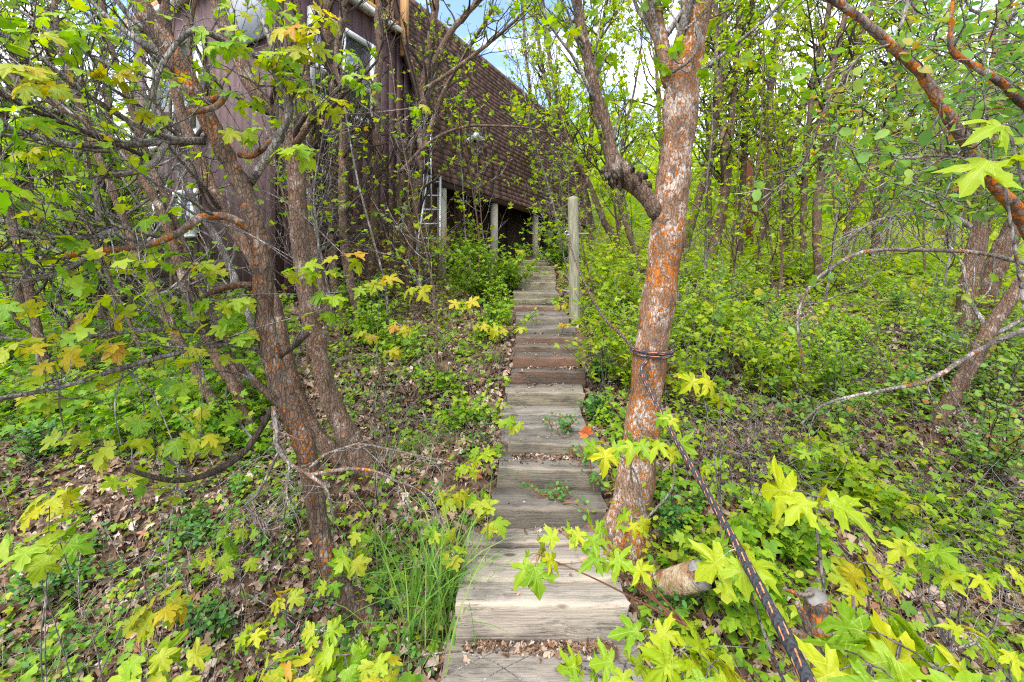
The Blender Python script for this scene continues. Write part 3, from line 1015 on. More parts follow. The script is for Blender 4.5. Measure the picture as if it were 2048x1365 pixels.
# ladder leaning by the eave
lad = thing('ladder', 'aluminium extension ladder leaning on the house beside the first pillar', 'ladder', P(858, 520, 7.35))
lb, lt = P(836, 480, 7.1), P(856, 352, 7.45)
rb, rt = P(880, 480, 7.25), P(880, 352, 7.6)
for a, b_ in ((lb, lt), (rb, rt)):
    mbx = MB()
    mbx.tube(np.array([a - (b_ - a) * 0.35, a, b_]), 0.026, 4)
    mbx.build('rail', M['metal'], lad, False)
for k in range(6):
    f_ = -0.2 + k * 0.22
    mbx = MB()
    mbx.tube(np.array([lb + (lt - lb) * f_, rb + (rt - rb) * f_]), 0.016, 6)
    mbx.build('rung', M['metal'], lad)
for dx in (-0.07, 0.09):
    mbx = MB()
    a, b_ = P(852, 440, 7.3) + [dx, 0, 0], P(855, 250, 7.55) + [dx * 0.6, 0, 0]
    mbx.tube(np.array([a, b_]), 0.018, 4)
    mbx.build('fly_rail', M['metal'], lad, False)

# metal bracket with two fins on the shingles
pv = prof_at(1.25)
vb = hp(1.55, pv[0] - 0.03, pv[1])
vent = thing('roof_vent', 'small grey metal vent with folded flanges on the shingled roof', 'vent', vb)
mbx = MB()
o_ = -HN
mbx.tube(np.array([vb - UP * 0.05 + o_ * 0.03, vb + UP * 0.03 + o_ * 0.08, vb + UP * 0.10 + o_ * 0.09]), [0.075, 0.08, 0.045], 12)
mbx.build('cap', M['galv'], vent)
for sgn in (-1, 1):
    mbx = MB()
    a = vb + o_ * 0.045
    V = np.array([a + HD * sgn * 0.05 + UP * 0.05, a + HD * sgn * 0.32 + UP * (0.10 if sgn > 0 else -0.12), a + HD * sgn * 0.06 - UP * 0.08, a + HD * sgn * 0.2 - UP * (0.02 if sgn > 0 else 0.2)])
    V = np.vstack([V, V + o_ * 0.012])
    mbx.add(V, [[0, 1, 3], [0, 3, 2], [4, 7, 5], [4, 6, 7]], [[0, 4, 5, 1], [1, 5, 7, 3], [3, 7, 6, 2], [2, 6, 4, 0]])
    mbx.build('flange', M['galv'], vent, False)

# retaining wall of old sleepers below the front wall
rw = thing('retaining_wall', 'dark stacked sleeper retaining wall behind the left maple stems', 'wall', P(385, 640, 5.4))
for k in range(5):
    mbx = MB()
    a, b_ = P(308, 632 - k * 21, 5.3), P(455, 616 - k * 22, 5.6)
    c = (a + b_) / 2
    dv = b_ - a
    L = np.linalg.norm(dv)
    x_ = norm(dv)
    y_ = norm(np.cross(UP, x_))
    mbx.box(c + y_ * rng.normal() * 0.01, (L + rng.uniform(-0.05, 0.05), 0.16, 0.118), np.column_stack([x_, y_, np.cross(x_, y_)]))
    o = mbx.build('sleeper', M['wood'], rw, False)
    o.color = c4((0.07, 0.055, 0.045))
sh_ = thing('sleeper_edging', 'low dark sleeper edging at the foot of the side wall', 'edging', P(730, 440, 6.2))
for k in range(2):
    mbx = MB()
    a, b_ = P(690, 462 + k * 17, 6.1), P(790, 452 + k * 16, 6.9)
    dv = b_ - a
    x_ = norm(dv)
    y_ = norm(np.cross(UP, x_))
    mbx.box((a + b_) / 2, (np.linalg.norm(dv), 0.15, 0.115), np.column_stack([x_, y_, np.cross(x_, y_)]))
    o = mbx.build('sleeper', M['wood'], sh_, False)
    o.color = c4((0.05, 0.042, 0.036))

# ------------------------------------------------------------------ post, rope, log, stump
pd = 5.3
pb = P(1150, 650, pd)
post = thing('wooden_post', 'round weathered wooden post beside the stairs with rope tied to it', 'post', pb)
mbx = MB()
z1 = P(1143, 395, pd)[2]
ptop = np.array([P(1146, 395, pd)[0], pd, z1])
pp = np.array([pb - [0, 0, 0.25], pb, pb + (ptop - pb) * 0.5, ptop - [0, 0, 0.04], ptop - [0, 0, 0.008], ptop])
mbx.tube(pp, [0.070, 0.069, 0.066, 0.064, 0.062, 0.052], 18)
mbx.build('shaft', M['post'], post)
ey = P(1134, 467, pd - 0.02)
mbx = MB()
aa = np.linspace(0, 2 * np.pi, 15)
mbx.tube(np.stack([ey[0] + 0.026 * np.cos(aa), ey[1] + 0 * aa, ey[2] + 0.026 * np.sin(aa)], -1), 0.007, 6, False)
mbx.tube(np.array([ey + [0.02, 0, 0], ey + [0.28, 0, -0.004]]), 0.006, 6)
mbx.build('eyebolt', M['metal'], post)

TX, TY, TZ, TR = P(1303, 695, 2.36)[0], 2.36, P(1305, 695, 2.36)[2], 0.107
rp = [P(1135, 472, 5.26), P(1150, 520, 4.75), P(1176, 580, 4.0), P(1206, 634, 3.35), P(1240, 668, 2.8)]
th = np.linspace(math.pi * 1.02, math.pi * 1.02 + 2 * math.pi * 1.5, 40)
for k, a in enumerate(th):
    rp.append(np.array([TX + TR * math.cos(a), TY + TR * math.sin(a), TZ - 0.03 * k / 40 + 0.012 * math.sin(a * 1.0)]))
# coming off the front of the trunk, down towards the viewer
rp2 = [np.array([TX - 0.06, TY - TR * 0.95, TZ - 0.06]), P(1283, 745, 2.22), P(1315, 812, 1.95), P(1352, 882, 1.66), P(1400, 962, 1.36), P(1450, 1050, 1.08), P(1502, 1145, 0.86), P(1562, 1255, 0.69), P(1626, 1382, 0.56), P(1710, 1560, 0.43)]
rope = thing('rope', 'black rope with orange flecks strung from post round tree as handrail', 'rope', (TX, TY - 0.12, float(ground(TX, TY))))
mbx = MB()
mbx.tube(crv(np.array(rp), 0.03), 0.0100, 10, uv=True)
mbx.build('upper_run', M['rope'], rope)
mbx = MB()
mbx.tube(crv(np.array(rp2), 0.02), 0.0104, 12, uv=True)
mbx.build('lower_run', M['rope'], rope)

lg = thing('log', 'short cut log with peeling bark lying beside the stairs', 'log', P(1330, 1200, 1.95))
a, b_ = P(1300, 1182, 2.12), P(1400, 1150, 1.86)
mbx = MB()
ax = norm(b_ - a)
mbx.tube(crv(np.array([a, (a + b_) / 2 + [0, 0, 0.004], b_]), 0.03), 0.058, 16, False, jit=0.03, rg=rng)
mbx.build('core', M['fresh_wood'], lg)
mbx = MB()
mbx.tube(crv(np.array([a - ax * 0.04, a + ax * 0.10, a + ax * 0.13]), 0.02), [0.068, 0.072, 0.066, 0.060, 0.066, 0.06, 0.068, 0.066][:len(crv(np.array([a - ax * 0.04, a + ax * 0.10, a + ax * 0.13]), 0.02))] if False else 0.068, 14, True, jit=0.09, rg=rng)
mbx.build('bark', M['bark_pale'], lg)
mbx = MB()
mbx.tube(np.array([b_ - ax * 0.004, b_ + ax * 0.004]), 0.057, 18)
mbx.build('cut_face', M['cut'], lg, False)
mbx = MB()
e1 = norm(np.cross(ax, UP))
sc_ = b_ + e1 * 0.05 + ax * 0.005
mbx.tube(crv(np.array([sc_, sc_ + [0.04, 0.02, 0.01], sc_ + [0.07, 0.03, -0.01]]), 0.02), [0.03, 0.022, 0.012, 0.01, 0.008, 0.006][:len(crv(np.array([sc_, sc_ + [0.04, 0.02, 0.01], sc_ + [0.07, 0.03, -0.01]]), 0.02))], 5, jit=0.3, rg=rng)
mbx.build('bark_flake', M['bark_lichen'], lg)

st = thing('cut_sapling', 'sawn off lichen covered sapling stump under bright leaves near the rope', 'stump', P(1690, 1900, 0.9))
tp = P(1634, 1200, 0.9)
mbx = MB()
lowp = P(1652, 1380, 0.9)
sp_ = crv(np.array([np.append(P(1690, 1990, 0.9), 0.028), np.append(lowp, 0.0255), np.append(P(1645, 1300, 0.9), 0.0255), np.append(P(1640, 1262, 0.9), 0.030), np.append(P(1637, 1235, 0.9), 0.027), np.append(tp, 0.0235)]), 0.012)
mbx.tube(sp_[:, :3], sp_[:, 3], 14, jit=0.05, rg=rng)
mbx.build('stem', M['bark_lichen'], st)
mbx = MB()
cd = norm(np.array([0.05, -0.45, 0.9]))
mbx.tube(np.array([tp - cd * 0.006, tp + cd * 0.005]), [0.0235, 0.0225], 16)
mbx.build('cut_face', M['cut'], st, False)
for (q0, q1, r0) in ((P(1622, 1265, 0.9), P(1594, 1205, 0.88), 0.010), (P(1620, 1285, 0.89), P(1588, 1262, 0.86), 0.012), (P(1655, 1255, 0.9), P(1722, 1250, 0.86), 0.012), (P(1625, 1185, 0.9), P(1567, 1178, 0.9), 0.005), (P(1648, 1300, 0.88), P(1672, 1268, 0.84), 0.009), (P(1690, 1240, 0.88), P(1706, 1192, 0.9), 0.005)):
    mbx = MB()
    pts = crv(np.array([q0, (q0 + q1) / 2 + rng.normal(size=3) * 0.004, q1]), 0.01)
    mbx.tube(pts, np.linspace(r0, r0 * 0.6, len(pts)), 8, jit=0.12, rg=rng)
    mbx.build('stub', M['bark_lichen'], st)


# ------------------------------------------------------------------ trees
def path(p0, d, L, n, rg, up=0.12, wig=0.22):
    pts = [np.asarray(p0, float)]
    d = norm(d)
    for i in range(n):
        d = norm(d + rg.normal(size=3) * wig + np.array([0, 0, up]))
        pts.append(pts[-1] + d * L / n)
    return np.array(pts)


def trunk_pts(spec, d0, lean=0.0, thin=1.0):
    """(px, py, half-width px) rows, base first, into world x, y, z, radius"""
    out = []
    y0 = spec[0][1]
    for row in spec:
        px, py, r = row[:3]
        d = row[3] if len(row) > 3 else d0 + lean * (y0 - py) / 500.0
        p = P(px, py, d)
        out.append([p[0], p[1], p[2], r * thin / F * d])
    return np.array(out)


def tree(name, label, spec, mat, d0=None, lean=0.0, nbr=10, blen=(0.6, 1.4), t0=0.35, nsub=4, leaves=10, lsize=0.05, tpl=T_FAR, lmat='leaf_bg', limbs=(), group=None, seed=1, k=8, top=1.5, up=0.16, twmat='twig_dark', bare=0.0, spread=0.9, cat='tree', jit=0.05, thin=1.0):
    rg = np.random.default_rng(seed)
    if d0 is None:
        d0 = hit(spec[0][0], spec[0][1])
    tp = trunk_pts(spec, d0, lean, thin)
    base = tp[0, :3].copy()
    root = thing(name, label, cat, base, group)
    # carry the trunk on beyond the last point that the photo shows
    if top > 0:
        dv = norm(tp[-1, :3] - tp[-2, :3])
        tp = np.vstack([tp, np.append(tp[-1, :3] + dv * top * 0.5 + rg.normal(size=3) * 0.05, tp[-1, 3] * 0.7), np.append(tp[-1, :3] + dv * top + rg.normal(size=3) * 0.1, tp[-1, 3] * 0.3)])
    foot = tp[0].copy()
    foot[2] -= 0.25
    foot[3] *= 1.35
    full = np.vstack([foot, tp])
    full[1, 3] *= 1.15
    cv = crv(full, max(0.03, tp[0, 3] * 0.6))
    cv[:, 3] = np.maximum(cv[:, 3], 0.004)
    m = MB()
    m.tube(cv[:, :3], cv[:, 3] * (1 + 0.06 * np.sin(np.arange(len(cv)) * 1.3 + seed)), k, jit=jit, rg=rg)
    m.build('trunk', M[mat], root)
    rmin = 0.0010 + 0.00042 * d0
    tw = MB()
    LP, LD = [], []

    def twig(p, d, L, r, lv):
        n = 4
        pts = path(p, d, L, n, rg, up * 0.7, 0.24)
        tw.tube(pts, np.maximum(np.linspace(r, r * 0.4, n + 1), rmin * 0.7), 3, cap=False)
        if rg.random() < bare:
            return
        nl = max(1, int(lv * rg.uniform(0.6, 1.4)))
        for q in range(nl):
            f_ = rg.uniform(0.35, 1.0)
            a = f_ * n
            i = min(int(a), n - 1)
            pp_ = pts[i] + (pts[i + 1] - pts[i]) * (a - i)
            LP.append(pp_ + rg.normal(size=3) * 0.02)
            LD.append(norm(pts[-1] - pts[0]) * 0.6 + rg.normal(size=3) * 0.55 + np.array([0, 0, -0.25]))

    def branch(p, d, L, r, mbr_, sub):
        n = 6
        pts = path(p, d, L, n, rg, up, 0.20)
        mbr_.tube(pts, np.maximum(np.linspace(r, r * 0.25, n + 1), rmin), 5 if r > 0.01 else 4, cap=False)
        for s in range(sub):
            f_ = rg.uniform(0.25, 1.0)
            a = f_ * n
            i = min(int(a), n - 1)
            pp_ = pts[i] + (pts[i + 1] - pts[i]) * (a - i)
            dd = norm(pts[i + 1] - pts[i]) * 0.6 + rg.normal(size=3) * 0.6 + np.array([0, 0, 0.1])
            twig(pp_, dd, L * rg.uniform(0.22, 0.5), max(0.0022, r * 0.35), leaves)
        twig(pts[-1], pts[-1] - pts[-2], L * 0.3, max(0.002, r * 0.25), leaves)
    i0 = int(len(cv) * t0)
    for b in range(nbr):
        i = int(rg.integers(i0, len(cv) - 1))
        f_ = (i - i0) / max(1, len(cv) - i0)
        td = norm(cv[min(i + 1, len(cv) - 1), :3] - cv[i - 1, :3])
        az = rg.uniform(0, 2 * np.pi)
        od = np.array([math.cos(az), math.sin(az), 0]) * spread
        d = td * 0.55 + od + np.array([0, 0, rg.uniform(-0.1, 0.35)])
        L = rg.uniform(*blen) * (1 - 0.45 * f_)
        branch(cv[i, :3], d, L, min(cv[i, 3] * 0.45, 0.03), tw, nsub)
    # limbs traced from the photo: [(px, py, depth, half-width px), ...]
    for lim in limbs:
        lp = np.array([np.append(P(a, b_, c), e / F * c) for a, b_, c, e in lim['p']])
        lc = crv(lp, 0.05)
        m = MB()
        m.tube(lc[:, :3], np.maximum(lc[:, 3], 0.0025), 8, jit=0.08, rg=rg)
        m.build('limb', M[lim.get('mat', mat)], root)
        for s in range(lim.get('sub', 6)):
            i = int(rg.integers(max(1, len(lc) // 4), len(lc) - 1))
            dd = norm(lc[i + 1 if i + 1 < len(lc) else i, :3] - lc[i - 1, :3]) * 0.7 + rg.normal(size=3) * 0.55
            branch(lc[i, :3], dd, lim.get('len', 0.4) * rg.uniform(0.6, 1.3), max(0.003, lc[i, 3] * 0.45), tw, lim.get('nsub', 3))
    if tw.n:
        tw.build('twigs', M[twmat], root, True, 'stuff')
    if LP:
        cr = MB()
        nl = len(LP)
        nr = np.array([0, 0, 1.0]) + rg.normal(size=(nl, 3)) * 0.45
        scatter(cr, tpl, np.array(LP), np.array(LD), nr, lsize * rg.uniform(0.55, 1.25, nl), rg)
        cr.build('crown', M[lmat], root, True, 'stuff')
    return root


LIM = lambda p, **kw: dict(p=p, **kw)
# --- the near lichened maple on the left
L1 = tree('maple_tree', 'leaning maple with orange lichen spots, nearest trunk left of the stairs',
          [(738, 1240, 26), (694, 1192, 24), (657, 1130, 22), (637, 1040, 22), (622, 950, 22), (606, 880, 24), (580, 815, 26), (550, 740, 23), (530, 650, 22), (526, 560, 22), (519, 490, 21), (503, 420, 20), (478, 360, 20), (440, 288, 19), (397, 200, 20), (347, 110, 21), (290, 25, 22), (262, -40, 22)],
          'bark_dark', 2.02, -0.04, nbr=10, blen=(0.35, 0.9), t0=0.5, nsub=3, leaves=3, lsize=0.045, tpl=T_MID, lmat='leaf_tree', seed=3, k=16, top=0.8, thin=0.84, twmat='twig', bare=0.65, jit=0.06,
          limbs=[
              LIM([(500, 368, 1.98, 9), (540, 306, 1.92, 8), (571, 250, 1.9, 7.5), (580, 205, 1.88, 7), (552, 155, 1.86, 6), (543, 92, 1.85, 5), (524, 37, 1.84, 4)], mat='twig', sub=7, len=0.28),
              LIM([(515, 470, 1.98, 9), (470, 440, 1.9, 8), (432, 432, 1.86, 8), (396, 438, 1.82, 8), (359, 465, 1.78, 7), (293, 491, 1.72, 6.5), (200, 502, 1.64, 6), (120, 516, 1.58, 5)], mat='bark_lichen', sub=8, len=0.35),
              LIM([(410, 283, 1.95, 8), (330, 284, 1.86, 7.5), (257, 289, 1.78, 7.5), (150, 292, 1.66, 7), (60, 270, 1.56, 6.5), (-20, 243, 1.5, 6)], mat='twig', sub=14, len=0.38),
              LIM([(396, 205, 1.95, 7), (440, 195, 1.9, 7), (455, 175, 1.87, 6.5), (448, 195, 1.84, 6), (430, 215, 1.82, 6), (380, 225, 1.8, 6)], mat='bark_lichen', sub=3, len=0.2),
              LIM([(480, 310, 1.98, 6), (505, 312, 1.95, 6), (540, 285, 1.92, 5.5), (570, 250, 1.9, 5)], mat='bark_lichen', sub=3, len=0.2),
              LIM([(580, 820, 1.99, 10), (540, 790, 1.97, 8), (490, 745, 1.95, 7), (452, 700, 1.94, 7), (415, 655, 1.93, 6.5), (400, 610, 1.92, 6), (430, 582, 1.93, 6), (485, 570, 1.96, 6), (515, 573, 1.99, 7)], mat='bark_dark', sub=5, len=0.3),
              LIM([(555, 715, 1.98, 7), (590, 690, 1.95, 6), (615, 668, 1.92, 5)], mat='twig_dark', sub=2, len=0.15),
              LIM([(540, 700, 1.98, 6), (460, 690, 1.9, 5), (380, 700, 1.8, 5), (250, 735, 1.65, 5), (120, 775, 1.5, 4.5), (-20, 800, 1.38, 4.5)], mat='twig', sub=7, len=0.3),
              LIM([(400, 284, 1.95, 6), (330, 275, 1.85, 6), (250, 238, 1.75, 5.5), (160, 180, 1.65, 5), (60, 100, 1.55, 4.5), (-20, 55, 1.5, 4)], mat='twig', sub=15, len=0.345),
              LIM([(300, 318, 1.8, 4), (250, 296, 1.7, 4), (165, 262, 1.6, 4.5), (80, 228, 1.5, 4), (-20, 178, 1.42, 4)], mat='twig_dark', sub=13, len=0.34),
              LIM([(320, 475, 1.75, 4), (240, 455, 1.68, 4), (190, 474, 1.6, 4), (80, 470, 1.5, 4), (-20, 430, 1.42, 3.5)], mat='twig', sub=15, len=0.34),
              LIM([(330, 290, 1.85, 6), (310, 325, 1.8, 6), (270, 345, 1.76, 6), (205, 352, 1.7, 6), (192, 370, 1.68, 6), (195, 420, 1.68, 5), (200, 462, 1.68, 4)], mat='dead_twig', sub=6, len=0.25),
              LIM([(200, 500, 1.64, 4), (130, 540, 1.56, 4), (60, 560, 1.5, 4), (-20, 556, 1.44, 3.5)], mat='dead_twig', sub=15, len=0.3),
              LIM([(545, 815, 1.98, 6), (532, 840, 1.96, 6), (492, 901, 1.92, 6), (440, 938, 1.88, 6), (391, 957, 1.84, 5.5), (330, 960, 1.8, 5), (250, 938, 1.74, 4)], mat='twig_dark', sub=8, len=0.25),
              LIM([(545, 690, 1.98, 5), (450, 672, 1.9, 4.5), (330, 660, 1.75, 4), (200, 670, 1.6, 4), (60, 680, 1.48, 3.5), (-20, 672, 1.42, 3)], mat='twig', sub=15, len=0.34),
              LIM([(470, 345, 1.98, 7), (435, 300, 2.0, 6), (415, 240, 2.0, 6), (385, 160, 2.0, 5), (380, 60, 2.0, 4.5), (395, -20, 2.0, 4)], mat='bark_dark', sub=8, len=0.35),
              LIM([(560, 130, 2.0, 6), (470, 95, 1.9, 6), (390, 60, 1.8, 6), (330, 120, 1.75, 5), (300, 200, 1.72, 5)], mat='twig', sub=5, len=0.25),
          ])

# --- second and third stems behind it
L2 = tree('maple_tree', 'dark maple stem leaning behind the nearest lichened trunk',
          [(690, 930, 21), (640, 880, 19), (602, 812, 16), (574, 710, 14), (548, 600, 13), (508, 520, 13), (466, 458, 13), (434, 400, 12), (396, 311, 12), (364, 230, 11), (340, 120, 10), (330, 20, 11), (325, -30, 11)],
          'bark_mid', None, 0.0, nbr=10, blen=(0.4, 0.9), t0=0.45, nsub=3, leaves=3, lsize=0.045, tpl=T_MID, lmat='leaf_tree', seed=4, k=12, top=0.8, thin=0.85, bare=0.3)
L3 = tree('maple_tree', 'thick brown maple trunk bending left before the dark side wall',
          [(735, 945, 28), (702, 885, 25), (660, 795, 21), (633, 690, 20), (614, 600, 19), (602, 500, 19), (596, 420, 19), (591, 330, 18), (584, 275, 16), (560, 235, 16), (530, 208, 15), (498, 165, 15), (476, 110, 14), (447, 48, 14), (420, -20, 13)],
          'bark_mid', None, 0.0, nbr=9, blen=(0.4, 1.0), t0=0.5, nsub=3, leaves=3, lsize=0.045, tpl=T_MID, lmat='leaf_tree', seed=5, k=14, top=0.8, thin=0.88, bare=0.3,
          limbs=[LIM([(590, 290, 2.85, 8), (610, 262, 2.8, 7), (625, 230, 2.78, 6)], sub=3, len=0.3)])
left_stems = [
    ('slim brown maple stem crossing in front of the sleeper wall', [(512, 905, 14), (476, 873, 12), (431, 812, 11), (388, 732, 11), (352, 671, 10), (323, 611, 10), (291, 550, 9), (262, 480, 9), (225, 380, 8), (180, 270, 8), (140, 150, 7), (110, 20, 6)]),
    ('maple stem rising past the corner of the sleeper wall', [(520, 890, 13), (497, 845, 12), (465, 770, 11), (440, 730, 11), (397, 640, 11), (379, 591, 10), (359, 530, 10), (335, 450, 10), (300, 380, 9), (250, 310, 9), (180, 250, 8), (90, 196, 8), (0, 140, 7)]),
    ('thin maple stem between the two leaning trunks and white window', [(505, 870, 10), (450, 690, 9), (412, 607, 9), (384, 550, 8), (362, 480, 8), (330, 395, 8), (300, 330, 8), (270, 240, 7), (230, 120, 6), (205, 0, 6)]),
    ('grey smooth maple stem curving up past the lower front window', [(560, 800, 9), (520, 690, 8), (470, 560, 8), (440, 490, 8), (405, 430, 8), (370, 370, 8), (345, 300, 7), (325, 240, 6), (250, 150, 6), (160, 100, 5)]),
]
for i, (lab, sp_) in enumerate(left_stems):
    tree('maple_tree', lab, sp_, 'bark_mid' if i < 3 else 'twig', None, 0.0, nbr=22, blen=(0.4, 1.0), t0=0.25, nsub=5, leaves=2, lsize=0.040, tpl=T_MID, lmat='leaf_tree', seed=30 + i, k=9, top=0.9, bare=0.5, twmat='twig', thin=0.85)

# --- slim orange-barked stems in front of the side wall
mid_stems = [
    ('slim orange barked maple directly right of the thick bending trunk', [(662, 640, 10), (640, 560, 10), (630, 480, 10), (625, 400, 10), (622, 293, 9), (615, 180, 9), (600, 60, 8), (590, -20, 8)]),
    ('tall maple with pale grey upper trunk passing the side window', [(684, 640, 10), (671, 590, 9), (664, 510, 9), (660, 430, 9), (664, 300, 9), (668, 180, 9), (655, 90, 11), (650, 40, 12), (658, -20, 12)]),
    ('slim maple with flaking orange bark below the side window', [(720, 655, 9), (712, 611, 9), (694, 530, 9), (686, 450, 8), (685, 330, 8), (688, 220, 8), (675, 110, 7), (690, 0, 7)]),
    ('straight thin maple right of the side window', [(745, 610, 8), (742, 540, 8), (746, 476, 8), (750, 366, 8), (754, 293, 8), (753, 183, 8), (760, 110, 7), (756, 40, 7), (765, -20, 6)]),
    ('maple with two stems arching right across the shingled roof', [(792, 580, 10), (800, 440, 9), (808, 352, 8), (823, 300, 8), (838, 250, 8), (846, 180, 8), (860, 90, 8), (872, 0, 7)]),
    ('slim maple close to the aluminium ladder', [(815, 590, 9), (820, 476, 9), (828, 421, 9), (840, 330, 8), (848, 205, 8), (868, 130, 7), (905, 60, 6), (960, 0, 5)]),
]
for i, (lab, sp_) in enumerate(mid_stems):
    lims = []
    if i == 4:
        lims = [LIM([(800, 345, 5.0, 4), (860, 285, 4.9, 3.2), (921, 256, 4.8, 2.8), (980, 252, 4.7, 2.4), (1082, 262, 4.6, 2), (1150, 305, 4.5, 1.4)], sub=16, len=0.5),
                LIM([(852, 178, 5.0, 4), (925, 128, 4.9, 4), (1016, 55, 4.8, 3), (1060, 10, 4.7, 2)], sub=13, len=0.5)]
    if i == 5:
        lims = [LIM([(842, 320, 5.3, 4), (880, 200, 5.2, 4), (930, 110, 5.1, 3.5), (985, 20, 5.0, 3)], sub=13, len=0.5)]
    tree('maple_tree', lab, sp_, 'bark_mid', None, 0.0, nbr=30, blen=(0.4, 1.2), t0=0.2, nsub=5, leaves=2 if i < 4 else 4, lsize=0.045, tpl=T_FAR, lmat='leaf_tree', seed=50 + i, k=8, top=1.0, bare=0.78 if i < 4 else 0.5, twmat='twig_dark', limbs=lims)

# --- the big pale maple right of the stairs
R1 = tree('maple_tree', 'large pale maple mottled with orange lichen, rope tied round it', 
          [(1250, 1085, 50), (1257, 1045, 44), (1267, 985, 38), (1276, 925, 35), (1285, 850, 33), (1293, 780, 32), (1302, 700, 32), (1317, 600, 32), (1331, 500, 32), (1340, 425, 33), (1347, 350, 31), (1358, 270, 30), (1362, 195, 34), (1368, 140, 32), (1380, 80, 30), (1392, 20, 29), (1400, -40, 28)],
          'bark_pale', 2.36, 0.0, nbr=6, blen=(0.6, 1.2), t0=0.8, nsub=4, leaves=4, lsize=0.05, tpl=T_MID, lmat='leaf_tree', seed=7, k=24, top=1.2, jit=0.018, twmat='twig',
          limbs=[
              LIM([(1352, 175, 2.36, 22), (1336, 140, 2.35, 17), (1322, 85, 2.34, 15), (1310, 20, 2.33, 14), (1304, -60, 2.32, 13)], sub=5, len=0.6),
              LIM([(1322, 430, 2.36, 22), (1296, 398, 2.37, 18), (1272, 372, 2.38, 20), (1250, 358, 2.38, 22), (1234, 338, 2.39, 24), (1226, 318, 2.39, 15), (1222, 290, 2.4, 11), (1209, 240, 2.4, 11), (1190, 180, 2.4, 11), (1174, 110, 2.4, 11), (1156, 20, 2.4, 10), (1148, -60, 2.4, 10)], mat='bark_mid', sub=10, len=0.55, nsub=4),
              LIM([(1352, 105, 2.30, 9), (1362, 62, 2.29, 8), (1374, 25, 2.28, 8), (1386, -30, 2.27, 7)], mat='twig', sub=3, len=0.4),
              LIM([(1378, 160, 2.33, 6), (1420, 130, 2.28, 5), (1470, 90, 2.22, 4), (1530, 40, 2.16, 3), (1580, -10, 2.1, 2.5)], mat='twig', sub=5, len=0.4),
              LIM([(1385, 30, 2.31, 5), (1398, 80, 2.26, 4), (1380, 120, 2.24, 3.5), (1345, 145, 2.24, 3)], mat='twig', sub=2, len=0.2),
          ])
# burls where the dead stub meets the slim stem
for (bx, by, br) in ((1232, 345, 19), (1250, 352, 15), (1270, 368, 13), (1218, 352, 11), (1287, 352, 9), (1242, 332, 12), (1262, 340, 9), (1278, 360, 10), (1210, 340, 8), (1225, 365, 10), (1240, 372, 8), (1296, 372, 8)):
    p = P(bx, by, 2.36)
    mbx = MB()
    n = 9
    a = np.linspace(-1, 1, n)
    r = br / F * 2.36
    mbx.tube(np.stack([p[0] + a * r * 0.9, p[1] + 0 * a, p[2] + a * r * 0.25], -1), r * np.sqrt(np.maximum(0.02, 1 - a ** 2)), 9, jit=0.42, rg=rng)
    mbx.build('burl', M['bark_burl'], R1)

